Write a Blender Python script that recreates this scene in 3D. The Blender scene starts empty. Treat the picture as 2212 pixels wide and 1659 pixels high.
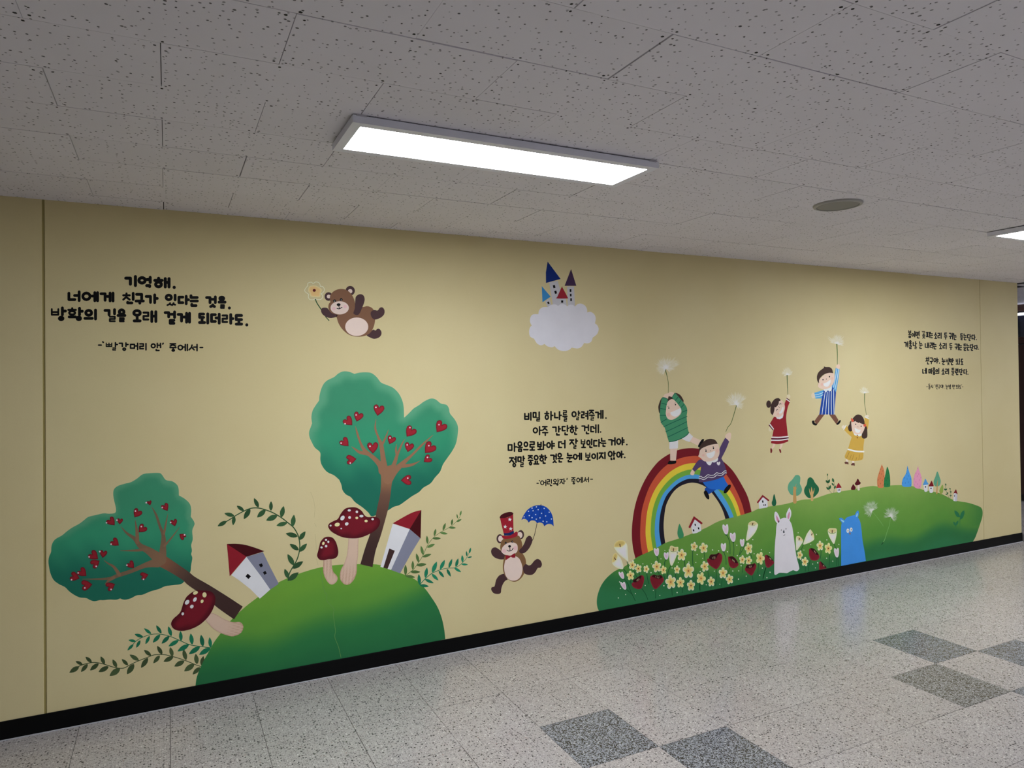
import bpy, bmesh, math, random
import numpy as np
from mathutils import Vector, Matrix
from mathutils.geometry import tessellate_polygon, delaunay_2d_cdt
random.seed(7)
SC = bpy.context.scene
COL = SC.collection
# ---------------------------------------------------------------- camera, world, exposure
F, YAW, PIT, ROL, CX, CY = 1497.56, .44888, .0096, -.01081, 1082.94, 801.67
CAMZ, CEIL, D = 1.6913, 2.5846, 4.0034       # eye height, ceiling height, distance of the mural wall
def cam_axes():
    cy, sy, cp, sp = math.cos(YAW), math.sin(YAW), math.cos(PIT), math.sin(PIT)
    fw = Vector((sy*cp, cy*cp, sp)); rt = Vector((cy, -sy, 0)); up = rt.cross(fw)
    cr, sr = math.cos(ROL), math.sin(ROL)
    return cr*rt + sr*up, -sr*rt + cr*up, fw
RT, UP, FW = cam_axes()
cd = bpy.data.cameras.new('camera'); cam = bpy.data.objects.new('camera', cd); COL.objects.link(cam)
cd.sensor_width = 36; cd.lens = F/2212*36
cd.shift_x = (1106-CX)/2212; cd.shift_y = (CY-829.5)/2212
cd.clip_start = .05; cd.clip_end = 100
m = Matrix.Identity(4)
for i in range(3):
    m[i][0], m[i][1], m[i][2] = RT[i], UP[i], -FW[i]
m[2][3] = CAMZ
cam.matrix_world = m
SC.camera = cam
w = bpy.data.worlds.new('world'); SC.world = w; w.use_nodes = True
w.node_tree.nodes['Background'].inputs[0].default_value = (.8, .85, 1, 1)
w.node_tree.nodes['Background'].inputs[1].default_value = .10
vs = SC.view_settings; vs.view_transform = 'Standard'; vs.look = 'None'; vs.gamma = 1; vs.use_curve_mapping = False
vs.exposure = 1.1
LAMP_POWER = 24
LAMP_COLOR = (.90, .94, 1)

def ray(x, y):
    return RT*((x-CX)/F) + UP*((CY-y)/F) + FW
def on_wall(x, y):
    r = ray(x, y); r = r*(D/r.y); return r.x, r.z + CAMZ
def lin(c):
    return tuple((v/255/12.92) if v/255 <= .04045 else ((v/255+.055)/1.055)**2.4 for v in c)
WREF = lin((212, 212, 222))
def pig(c):                                   # pigment reflectance from a colour as seen beside the white paint
    l = lin(c); return tuple(min(.9, l[i]/WREF[i]*.82) for i in range(3))
# ---------------------------------------------------------------- materials
class NT:
    def __init__(s, name):
        s.m = bpy.data.materials.new(name); s.m.use_nodes = True
        s.t = s.m.node_tree; s.t.nodes.clear()
        s.out = s.n('ShaderNodeOutputMaterial'); s.b = s.n('ShaderNodeBsdfPrincipled')
        s.l(s.b.outputs[0], s.out.inputs[0])
    def n(s, k, **kw):
        o = s.t.nodes.new(k)
        for a, b in kw.items():
            if a.startswith('i_'): o.inputs[a[2:].replace('_', ' ')].default_value = b
            else: setattr(o, a, b)
        return o
    def l(s, a, b): s.t.links.new(a, b)
    def math(s, op, a, b=None, c=None, clamp=False):
        o = s.n('ShaderNodeMath', operation=op, use_clamp=clamp)
        for i, v in enumerate((a, b, c)):
            if v is None: continue
            if isinstance(v, (int, float)): o.inputs[i].default_value = v
            else: s.l(v, o.inputs[i])
        return o.outputs[0]
    def mix(s, f, a, b, mode='MIX'):
        o = s.n('ShaderNodeMix', data_type='RGBA', blend_type=mode)
        for i, v in ((0, f), (6, a), (7, b)):
            if isinstance(v, (int, float)): o.inputs[i].default_value = v
            elif isinstance(v, tuple): o.inputs[i].default_value = (*v[:3], 1)
            else: s.l(v, o.inputs[i])
        return o.outputs[2]
    def pos(s): return s.n('ShaderNodeNewGeometry').outputs['Position']
    def noise(s, sc, det=2, v=None, out=0):
        o = s.n('ShaderNodeTexNoise'); o.inputs['Scale'].default_value = sc; o.inputs['Detail'].default_value = det
        s.l(v if v is not None else s.pos(), o.inputs['Vector']); return o.outputs[out]
    def ramp(s, f, a, b):                     # smooth 0..1 between a and b
        o = s.n('ShaderNodeMapRange', interpolation_type='SMOOTHSTEP')
        s.l(f, o.inputs[0]); o.inputs[1].default_value = a; o.inputs[2].default_value = b; return o.outputs[0]
    def vor(s, sc, v, rnd=1.0):
        o = s.n('ShaderNodeTexVoronoi', voronoi_dimensions='2D'); o.inputs['Scale'].default_value = sc; o.inputs['Randomness'].default_value = rnd
        s.l(v, o.inputs['Vector']); return o
    def bump(s, h, st, dist=.001):
        o = s.n('ShaderNodeBump'); o.inputs['Strength'].default_value = st; o.inputs['Distance'].default_value = dist
        s.l(h, o.inputs['Height']); s.l(o.outputs[0], s.b.inputs['Normal'])
    def base(s, c):
        if isinstance(c, tuple): s.b.inputs['Base Color'].default_value = (*c[:3], 1)
        else: s.l(c, s.b.inputs['Base Color'])
    def rough(s, r, spec=.5):
        if isinstance(r, (int, float)): s.b.inputs['Roughness'].default_value = r
        else: s.l(r, s.b.inputs['Roughness'])
        s.b.inputs['Specular IOR Level'].default_value = spec
def plain(name, c, r=.5, metal=0, nz=.06, sc=40, spec=.5):
    t = NT(name); n = t.noise(sc, 3)
    t.base(t.mix(t.math('MULTIPLY', n, nz*2), c, tuple(v*.8 for v in c))); t.rough(r, spec)
    t.b.inputs['Metallic'].default_value = metal; t.bump(n, .15); return t.m
def mat_wall():
    t = NT('wall_paint'); n = t.noise(1.1, 4); f = t.noise(260, 3)
    c = pig((204, 191, 154)); c2 = pig((199, 185, 146))
    a = t.mix(t.ramp(n, .3, .7), c, c2)
    a = t.mix(t.math('MULTIPLY', t.ramp(f, .35, .65), .06), a, tuple(v*.7 for v in c))
    t.base(a); t.rough(.55, .14); t.bump(t.math('ADD', f, t.noise(60, 2)), .25, .0006); return t.m
def mat_paint():
    t = NT('mural_paint'); a = t.n('ShaderNodeAttribute', attribute_name='Col').outputs['Color']
    f = t.noise(260, 3); n = t.noise(9, 4)
    a = t.mix(t.math('MULTIPLY', t.ramp(n, .3, .75), .10), a, t.mix(1.0, a, (.6, .6, .6), 'MULTIPLY'))
    t.base(a); t.rough(.55, .14); t.bump(t.math('ADD', f, t.noise(60, 2)), .25, .0006); return t.m
def mat_fluff():
    t = NT('dandelion_paint'); t.base(pig((222, 222, 226))); t.rough(.5)
    tr = t.n('ShaderNodeBsdfTransparent'); mx = t.n('ShaderNodeMixShader'); mx.inputs[0].default_value = .42
    t.l(tr.outputs[0], mx.inputs[1]); t.l(t.b.outputs[0], mx.inputs[2]); t.l(mx.outputs[0], t.out.inputs[0]); return t.m
def obj_rand(t): return t.n('ShaderNodeObjectInfo').outputs['Random']
def mat_ceiling():
    t = NT('pitted_ceiling_board'); p = t.pos()
    d = t.n('ShaderNodeVectorMath', operation='ADD')
    sc = t.n('ShaderNodeVectorMath', operation='SCALE'); t.l(t.noise(70, 2, p, 1), sc.inputs[0]); sc.inputs['Scale'].default_value = .0045
    t.l(p, d.inputs[0]); t.l(sc.outputs[0], d.inputs[1]); q = d.outputs[0]
    fl = t.n('ShaderNodeVectorMath', operation='MULTIPLY'); t.l(q, fl.inputs[0]); fl.inputs[1].default_value = (1, 1, 0); q = fl.outputs[0]
    holes = None
    for s_, keep, r0, r1, k in ((34, .56, .065, .14, 1), (40, .17, .09, .18, 2)):
        off = t.n('ShaderNodeVectorMath', operation='ADD'); t.l(q, off.inputs[0]); off.inputs[1].default_value = (k*3.3, k*1.7, 0)
        v = t.vor(s_, off.outputs[0]); sep = t.n('ShaderNodeSeparateColor'); t.l(v.outputs['Color'], sep.inputs[0])
        on = t.math('LESS_THAN', sep.outputs[0], keep)
        rad = t.math('MULTIPLY_ADD', sep.outputs[1], r1-r0, r0)
        e = t.math('DIVIDE', t.math('SUBTRACT', rad, v.outputs['Distance']), .03, clamp=True)
        h = t.math('MULTIPLY', t.math('MULTIPLY', e, on), t.math('MULTIPLY_ADD', sep.outputs[2], .45, .5, clamp=True))
        holes = h if holes is None else t.math('MAXIMUM', holes, h)
    r = obj_rand(t); n = t.noise(3, 3)
    base = t.mix(t.math('MULTIPLY', r, .55), (.80, .775, .83), (.745, .722, .77))
    base = t.mix(t.math('MULTIPLY', t.ramp(n, .3, .7), .3), base, (.73, .705, .74))
    t.base(t.mix(holes, base, (.05, .047, .047))); t.rough(.8, .2)
    t.bump(t.math('SUBTRACT', t.math('MULTIPLY', t.noise(300, 2), .15), holes), .5, .002); return t.m
def mat_floor(dark=False):
    t = NT('dark_speckled_floor_tile' if dark else 'light_speckled_floor_tile'); p = t.pos()
    fl = t.n('ShaderNodeVectorMath', operation='MULTIPLY'); t.l(p, fl.inputs[0]); fl.inputs[1].default_value = (1, 1, 0); p = fl.outputs[0]
    r = obj_rand(t)
    def specks(scale, keep, rad, k, soft=.12):
        off = t.n('ShaderNodeVectorMath', operation='ADD'); t.l(p, off.inputs[0]); off.inputs[1].default_value = (k*2.3, k*1.1, 0)
        v = t.vor(scale, off.outputs[0]); sep = t.n('ShaderNodeSeparateColor'); t.l(v.outputs['Color'], sep.inputs[0])
        on = t.math('LESS_THAN', sep.outputs[0], keep)
        rr = t.math('MULTIPLY_ADD', sep.outputs[1], rad, rad*.35)
        return t.math('MULTIPLY', on, t.math('DIVIDE', t.math('SUBTRACT', rr, v.outputs['Distance']), soft, clamp=True)), sep.outputs[2]
    if not dark:
        b = t.mix(r, (.52, .49, .478), (.46, .432, .42))
        b = t.mix(t.math('MULTIPLY', t.ramp(t.noise(2.2, 3), .3, .7), .5), b, (.48, .44, .425))
        b = t.mix(t.ramp(t.noise(190, 2), .35, .65), b, t.mix(1.0, b, (.80, .79, .79), 'MULTIPLY'))
        for sc, keep, rad, k, col, f in ((100, .16, .36, 1, (.80, .78, .76), .6), (92, .34, .38, 2, (.24, .225, .22), .7), (140, .32, .42, 9, (.15, .14, .14), .75),
                                         (78, .27, .31, 3, (.045, .043, .045), .95), (52, .10, .21, 4, (.03, .027, .027), 1), (75, .03, .25, 8, (.30, .16, .13), .6)):
            h, rn = specks(sc, keep, rad, k)
            b = t.mix(t.math('MULTIPLY', h, f), b, col)
    else:
        b = t.mix(t.ramp(r, .45, .55), (.27, .27, .265), (.235, .25, .275))
        for sc, keep, rad, k, col, f in ((165, .42, .44, 6, (.50, .51, .52), .85), (160, .66, .52, 5, (.02, .021, .024), .97), (110, .42, .42, 7, (.016, .017, .02), 1)):
            h, rn = specks(sc, keep, rad, k)
            b = t.mix(t.math('MULTIPLY', h, f), b, col)
    t.base(b); t.rough(t.math('MULTIPLY_ADD', t.noise(5, 3), .12, .15), .5)
    t.bump(t.noise(25, 2), .08, .001); return t.m
def mat_emit(name, c, s):
    t = NT(name); e = t.n('ShaderNodeEmission'); e.inputs[0].default_value = (*c, 1); e.inputs[1].default_value = s
    t.l(e.outputs[0], t.out.inputs[0]); return t.m
def mat_wood(name, c1, c2, r=.4):
    t = NT(name); mp = t.n('ShaderNodeMapping'); mp.inputs['Scale'].default_value = (6, 6, .8); t.l(t.pos(), mp.inputs[0])
    n = t.noise(9, 4, mp.outputs[0]); t.base(t.mix(n, c1, c2)); t.rough(r); return t.m
M = dict(wall=mat_wall(), paint=mat_paint(), fluff=mat_fluff(), ceil=mat_ceiling(), floor=mat_floor(), dfloor=mat_floor(True),
         skirt=plain('black_skirting_paint', (.0035, .0035, .004), .42, nz=.3, sc=90, spec=.1), bead=plain('pale_sealant', (.50, .49, .53), .5),
         screw=plain('dark_screw_recess', (.012, .012, .012), .8), dark=plain('dark_gap', (.015, .015, .016), .9),
         grout=plain('floor_joint', (.10, .095, .09), .8), frame=plain('lamp_frame_metal', (.80, .81, .90), .4, 0),
         lampbody=plain('lamp_back_metal', (.3, .3, .32), .5), glow=mat_emit('lamp_diffuser', LAMP_COLOR, LAMP_POWER),
         spk=plain('speaker_ring_plastic', (.36, .35, .33), .5), grille=plain('speaker_grille', (.27, .262, .24), .65, nz=.3, sc=700),
         plaster=plain('pale_plaster', (.30, .29, .29), .8), wood=mat_wood('brown_wood_panel', (.085, .038, .028), (.045, .02, .016)),
         blackwood=plain('black_frame', (.012, .008, .008), .4), glass=plain('dark_window_glass', (.008, .009, .018), .06, nz=0, spec=.8),
         groove=plain('shaded_paint_joint', tuple(v*.8 for v in pig((160, 146, 92))), .7), streak=mat_emit('reflection_glow', (.85, .88, 1), 3))
# ---------------------------------------------------------------- object helpers
def tag(o, label=None, cat=None, group=None, kind=None):
    for k, v in (('label', label), ('category', cat), ('group', group), ('kind', kind)):
        if v: o[k] = v
    return o
def link(name, me, parent=None, loc=None):
    o = bpy.data.objects.new(name, me); COL.objects.link(o)
    if parent: o.parent = parent
    if loc: o.location = loc
    return o
def mesh(name, vs, fs, mat, parent=None, cols=None, loc=None, smooth=False):
    me = bpy.data.meshes.new(name); me.from_pydata(vs, [], fs); me.update()
    for mm in (mat if isinstance(mat, (list, tuple)) else [mat]): me.materials.append(mm)
    if cols is not None:
        at = me.color_attributes.new('Col', 'FLOAT_COLOR', 'POINT')
        a = np.ones((len(vs), 4), 'f'); a[:, :3] = cols; at.data.foreach_set('color', a.ravel())
    if smooth: me.polygons.foreach_set('use_smooth', [True]*len(me.polygons))
    return link(name, me, parent, loc)
def boxvf(x0, y0, z0, x1, y1, z1, vs, fs):
    b = len(vs); vs += [(x0, y0, z0), (x1, y0, z0), (x1, y1, z0), (x0, y1, z0), (x0, y0, z1), (x1, y0, z1), (x1, y1, z1), (x0, y1, z1)]
    fs += [tuple(b+i for i in f) for f in ((0, 3, 2, 1), (4, 5, 6, 7), (0, 1, 5, 4), (1, 2, 6, 5), (2, 3, 7, 6), (3, 0, 4, 7))]
def box(name, a, b, mat, parent=None, bev=0, kind=None):
    vs, fs = [], []; boxvf(*a, *b, vs, fs); o = mesh(name, vs, fs, mat, parent)
    if bev:
        md = o.modifiers.new('bevel', 'BEVEL'); md.width = bev; md.segments = 2; md.limit_method = 'ANGLE'
    if kind: o['kind'] = kind
    return o
def empty(name, loc, label=None, cat=None, group=None, kind=None):
    o = link(name, None, None, loc); return tag(o, label, cat, group, kind)
# ---------------------------------------------------------------- the setting
def in_view(x0, y0, x1, y1, z, mg=30):
    pts = []
    for i in range(5):
        for j in range(3):
            v = Vector((x0+(x1-x0)*i/4, y0+(y1-y0)*j/2, z-CAMZ)); dz = v.dot(FW)
            if dz > .1: pts.append((CX+F*v.dot(RT)/dz, CY-F*v.dot(UP)/dz))
    return any(-mg < a < 2212+mg and -mg < b < 1659+mg for a, b in pts)
XL, XR, YF, YA, XE = -4.0, 10.2, -1.8, 6.6, 7.675      # room extent; the mural wall ends at XE, beyond it the hall widens to YA
# floor
fl = box('floor', (XL, YF, -.12), (XR, YA, -.0035), M['grout'], kind='structure')
FT, FX, FY = .40204, .00279, 4.17156
DK = {(4+6*k+a, 4+b) for k in range(-1, 4) for a, b in ((0, -1), (-1, 0), (1, 0), (0, 1))}
def tile_mesh(name, w_, d_, h_, mat, screws=False, up=True):
    vs, fs = [], []; g = .0007
    c = .0007
    if up:
        vs = [(g, g, -h_), (w_-g, g, -h_), (w_-g, d_-g, -h_), (g, d_-g, -h_), (g+c, g+c, 0), (w_-g-c, g+c, 0), (w_-g-c, d_-g-c, 0), (g+c, d_-g-c, 0)]
        fs = [(4, 5, 6, 7), (0, 1, 5, 4), (1, 2, 6, 5), (2, 3, 7, 6), (3, 0, 4, 7)]
    else:
        vs = [(g, g, h_), (w_-g, g, h_), (w_-g, d_-g, h_), (g, d_-g, h_), (g+c, g+c, 0), (w_-g-c, g+c, 0), (w_-g-c, d_-g-c, 0), (g+c, d_-g-c, 0)]
        fs = [(7, 6, 5, 4), (0, 4, 5, 1), (1, 5, 6, 2), (2, 6, 7, 3), (3, 7, 4, 0)]
    me = bpy.data.meshes.new(name)
    n0 = len(fs)
    if screws:
        rr = random.Random(screws)
        for px_, py_ in ((.018, .02), (.018, d_-.02), (w_-.018, .02), (w_-.018, d_-.02), (w_/2, .014), (w_/2, d_-.014)):
            if rr.random() < .12: continue
            px_ += rr.uniform(-.007, .007); py_ += rr.uniform(-.006, .006); b = len(vs)
            q = rr.uniform(.0035, .0052)
            for k in range(6):
                a = k*math.pi/3; vs.append((px_+q*math.cos(a)*rr.uniform(.8, 1.2), py_+q*math.sin(a), -.0004))
            fs.append((b+5, b+4, b+3, b+2, b+1, b))
    me.from_pydata(vs, [], fs); me.materials.append(mat); me.materials.append(M['screw'])
    for p in me.polygons:
        if p.index >= n0: p.material_index = 1
    me.update(); return me
def clip_y(y0, y1, x0, x1):
    return (min(y1, D) if x0 < XE-.05 else y1)
lt, dt = tile_mesh('floor_tile', FT, FT, .0035, M['floor']), tile_mesh('floor_tile', FT, FT, .0035, M['dfloor'])
rest_v, rest_f = [], []
rr = random.Random(3)
for r in range(-7, 15):
    for i in range(-10, 26):
        x0, y1 = FX+i*FT, FY-r*FT; y0 = y1-FT; x1 = x0+FT
        if x0 < XL or x1 > XR+.2 or y0 < YF or y1 > YA: continue
        if x0 < XE and y0 >= D: continue
        cut = x0 < XE and y1 > D
        dark = (i, r) in DK
        if in_view(x0, y0, x1, y1, 0):
            me = tile_mesh('floor_tile', FT, D-y0, .0035, M['floor']) if cut else (dt if dark else lt)
            if cut and x1 > XE: me = tile_mesh('floor_tile', XE-x0, D-y0, .0035, M['floor'])
            o = link('floor_tile', me, fl, (x0, y0, rr.uniform(-.0006, .0004)))
        else:
            b = len(rest_v); y1c = D if cut else y1
            rest_v += [(x0+.001, y0+.001, 0), (x1-.001, y0+.001, 0), (x1-.001, y1c-.001, 0), (x0+.001, y1c-.001, 0)]; rest_f.append((b, b+1, b+2, b+3))
# the strip beyond the wall's end beside the cut tiles
o = mesh('floor_tile_field', rest_v, rest_f, M['floor'], fl); o['kind'] = 'stuff'
# ceiling
ce = box('ceiling', (XL, YF, CEIL+.006), (XR, YA, CEIL+.12), M['dark'], kind='structure')
CW, CXX, CYY = .6045, -.01301, 1.72658
cms = [tile_mesh('ceiling_tile', CW, .3, .006, M['ceil'], screws=k+1, up=False) for k in range(8)]
rest_v, rest_f = [], []; rr = random.Random(5)
for r in range(-11, 17):
    for i in range(-8, 19):
        x0 = CXX + (i + (.5 if r % 2 == 0 else 0))*CW; y0 = CYY+r*.3; x1, y1 = x0+CW, y0+.3
        if x0 < XL-.3 or x1 > XR+.3 or y0 < YF or y1 > YA+.2: continue
        if x0 < XE and y0 >= D: continue
        cut = x0 < XE and y1 > D
        x1c = min(x1, XR)
        if in_view(x0, y0, x1, y1, CEIL):
            me = rr.choice(cms)
            if cut: me = tile_mesh('ceiling_tile', (XE-x0) if x1 > XE else CW, D-y0, .006, M['ceil'], screws=rr.randint(20, 99), up=False)
            elif x1 > XR: me = tile_mesh('ceiling_tile', XR-x0, .3, .006, M['ceil'], screws=rr.randint(20, 99), up=False)
            dy = rr.choice((0, 0, .0009, -.0009)) if not cut else 0
            link('ceiling_tile', me, ce, (x0+rr.choice((0, 0, .0012, -.0008)), y0+dy, CEIL+rr.uniform(-.0008, .0012)))
        else:
            b = len(rest_v); y1c = D if cut else y1
            rest_v += [(x0+.001, y0+.001, CEIL), (x1c-.001, y0+.001, CEIL), (x1c-.001, y1c-.001, CEIL), (x0+.001, y1c-.001, CEIL)]; rest_f.append((b+3, b+2, b+1, b))
o = mesh('ceiling_tile_field', rest_v, rest_f, M['ceil'], ce); o['kind'] = 'stuff'
# mural wall: backing and three painted panels with grooved joints
TOP = CEIL+.003
wb = box('wall_back', (XL, D+.004, 0), (XE-.004, D+.16, TOP), M['groove'], kind='structure')
SX1 = on_wall(95.5, 980)[0]; SX2 = on_wall(2120.5, 860)[0]
for a, b in ((XL, SX1-.0055), (SX1+.0055, SX2-.0035), (SX2+.0035, XE)):
    box('wall_panel', (a, D, 0), (b, D+.006, TOP), M['wall'], wb, bev=.0012)
box('wall_end_panel', (XE-.005, D+.006, 0), (XE+.001, D+.16, TOP), M['wall'], wb)
bb = box('baseboard_back', (XL, D-.007, .004), (XE+.003, D, .091), M['skirt'], kind='structure', bev=.002)
box('sealant_bead', (XL, D-.0105, 0), (XE+.004, D-.001, .0055), M['bead'], bb, bev=.001)
# other walls
box('wall_front', (XL, YF-.1, 0), (XR, YF, TOP), M['plaster'], kind='structure')
box('wall_left', (XL-.1, YF, 0), (XL, YA, TOP), M['plaster'], kind='structure')
box('wall_back_recess', (XE-.02, YA, 0), (XR, YA+.1, TOP), M['plaster'], kind='structure')
def far_z(y):                                  # height on the far cross wall of a photo row
    r = ray(2207, y); r = r*(XR/r.x); return r.z+CAMZ
wr = box('wall_right', (XR, YF, 0), (XR+.1, YA, TOP), M['plaster'], kind='structure')
zt, z1, z2, z3 = far_z(658), far_z(672), far_z(733), far_z(745)
pt = empty('wood_partition', (XR, 5, 0), 'dark brown wood partition with a black window, glimpsed past the right end of the mural wall', 'partition')
def pbox(n, a, b, mat, **k):
    o = box(n, (a[0]-XR, a[1]-5, a[2]), (b[0]-XR, b[1]-5, b[2]), mat, pt, **k); return o
P0, P1 = 3.2, 6.6
pbox('top_rail', (XR-.05, P0, z1), (XR, P1, zt), M['wood'], bev=.003)
pbox('window_glass', (XR-.02, P0, z2), (XR, P1, z1), M['glass'])
pbox('window_frame', (XR-.045, P0, z2), (XR-.02, P1, z2+.03), M['wood'], bev=.003)
pbox('window_frame', (XR-.045, P0, z1-.03), (XR-.02, P1, z1), M['blackwood'], bev=.003)
pbox('middle_rail', (XR-.05, P0, z3+.015), (XR, P1, z2), M['wood'], bev=.003)
n_ = 4
for k in range(n_):
    a = P0+(P1-P0)*k/n_; b = P0+(P1-P0)*(k+1)/n_
    pbox('wood_panel', (XR-.045, a+.006, .08), (XR, b-.006, z3), M['wood'], bev=.003)
pbox('base_strip', (XR-.05, P0, 0), (XR, P1, .075), M['blackwood'], bev=.002)
zt_ = far_z(679)
tl = empty('reflection_streak', (XR-.06, 5, zt_), 'thin white tube standing in for a lamp reflected in the dark window past the wall end', 'light')  # glowing bar put in as the reflection of a lamp in the glass
mesh_v, mesh_f = [], []
boxvf(-.03, -1.2, -.022, .03, 1.2, -.012+.01, mesh_v, mesh_f)
mesh('streak_backing', [(x*.5+.02, y, z+.02) for x, y, z in mesh_v], mesh_f, M['lampbody'], tl)
vs_, fs_ = [], []
for j in range(2):
    for k in range(10):
        a = k*math.tau/10; vs_.append((.0+.016*math.cos(a), -1.15+2.3*j, .016*math.sin(a)))
fs_ = [(k, (k+1) % 10, 10+(k+1) % 10, 10+k) for k in range(10)] + [tuple(range(10))[::-1], tuple(range(10, 20))]
mesh('streak', vs_, fs_, M['streak'], tl, smooth=False)
# ---------------------------------------------------------------- ceiling lamps
def panel_lamp(x0, label, L=1.28, W_=.32, y0=2.30):
    zb = CEIL-.030
    t = empty('ceiling_lamp', (x0, y0, CEIL), label, 'ceiling lamp', 'flat panel lamps in a row along the ceiling')
    fw = .034
    h0, h1 = -.030, -.004
    # frame: four mitred bars
    o4 = [(0, 0), (L, 0), (L, W_), (0, W_)]; i4 = [(fw, fw), (L-fw, fw), (L-fw, W_-fw), (fw, W_-fw)]
    for k in range(4):
        a, b = o4[k], o4[(k+1) % 4]; c, d = i4[(k+1) % 4], i4[k]
        v = [(*a, h1), (*b, h1), (*c, h1), (*d, h1), (*a, h0), (*b, h0), (*c, h0), (*d, h0)]
        mesh('frame_bar', v, [(0, 1, 2, 3), (7, 6, 5, 4), (0, 4, 5, 1), (1, 5, 6, 2), (2, 6, 7, 3), (3, 7, 4, 0)], M['frame'], t)
    box('back_plate', (.02, .03, -.006), (L-.02, W_-.03, 0), M['lampbody'], t)
    box('diffuser', (fw, fw, -.0292), (L-fw, W_-fw, -.010), M['glow'], t)
    for cx_ in (.012, L-.05):
        box('mounting_clip', (cx_, -.002, -.007), (cx_+.035, .012, 0), M['bead'], t)
    return t
panel_lamp(.565, 'lit flat panel lamp on the ceiling above the middle of the mural')
panel_lamp(4.70, 'lit flat panel lamp cut by the right edge of the photo')
panel_lamp(8.835, 'lit flat panel lamp beyond the right edge of the photo, past the mural wall')
for x_, lb in ((.9, 'added fill lamp, unseen behind the camera, opposite the striding bear'), (7.6, 'added fill lamp out of view, opposite the far end of the mural')):
    panel_lamp(x_, lb, y0=-.75)  # unseen panels added to lift floor, ceiling and the far wall end
# speaker
sp = empty('ceiling_speaker', (3.18, 2.505, CEIL), 'round beige speaker grille set in the pitted ceiling', 'speaker')
def lathe(name, prof, mat, parent, n=40):
    vs = [(r*math.cos(k*math.tau/n), r*math.sin(k*math.tau/n), z) for r, z in prof for k in range(n)]
    fs = [(j*n+k, (j+1)*n+k, (j+1)*n+(k+1) % n, j*n+(k+1) % n) for j in range(len(prof)-1) for k in range(n)]
    fs.append(tuple((len(prof)-1)*n+k for k in range(n)))
    return mesh(name, vs, fs, mat, parent, smooth=False)
o = lathe('speaker_ring', [(.120, 0), (.120, -.004), (.117, -.009), (.108, -.012), (.103, -.011), (.102, -.004)], M['spk'], sp)
o = lathe('speaker_grille', [(.1005, -.002), (.1005, -.0085), (.092, -.0105)], M['grille'], sp)
# ---------------------------------------------------------------- mural painting helpers
LAY = .00013                                   # thickness of one coat of paint
FR = [0, 0, 1]
def V(ox, oy, s): FR[:] = [ox, oy, s]          # frame of the traced coordinates
def g(x, y): return FR[0]+x/FR[2], FR[1]+y/FR[2]
def parse(s):
    out = []
    for tkn in s.split():
        c = tkn.endswith('*'); x, y = tkn.rstrip('*').split(','); out.append((*g(float(x), float(y)), c))
    return out
def cr(p0, p1, p2, p3, n):
    return [tuple(.5*((2*b)+(c-a)*t+(2*a-5*b+4*c-d)*t*t+(3*b-a-3*c+d)*t**3) for a, b, c, d in zip(p0, p1, p2, p3)) for t in (k/n for k in range(n))]
def smooth(pts, closed=True, n=5):
    P = [p[:2] for p in pts]; C = [p[2] for p in pts]; N = len(P); out = []
    if all(C): return P
    for i in range(N if closed else N-1):
        a, b = P[i], P[(i+1) % N]
        if C[i] and C[(i+1) % N]: out.append(a); continue
        if C[i] or (not closed and i == 0): p0 = tuple(2*u-v for u, v in zip(a, b)) if 0 else a
        else: p0 = P[i-1]
        if C[(i+1) % N] or (not closed and i == N-2): p3 = b
        else: p3 = P[(i+2) % N]
        out += cr(p0, a, b, p3, n)
    if not closed: out.append(P[-1])
    return out
CUR = dict(o=(0, 0, 0), t=None, lv=1)
def thing(name, label, cat, ax, ay, lv=1, group=None):
    x, y = g(ax, ay); X, Z = on_wall(x, y)
    t = empty(name, (X, D, Z), label, cat, group); CUR.update(o=(X, D, Z), t=t, lv=lv); return t
def to3(p, lv):
    X, Z = on_wall(*p); o = CUR['o']; return (X-o[0], -LAY*lv, Z-o[2])
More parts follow.
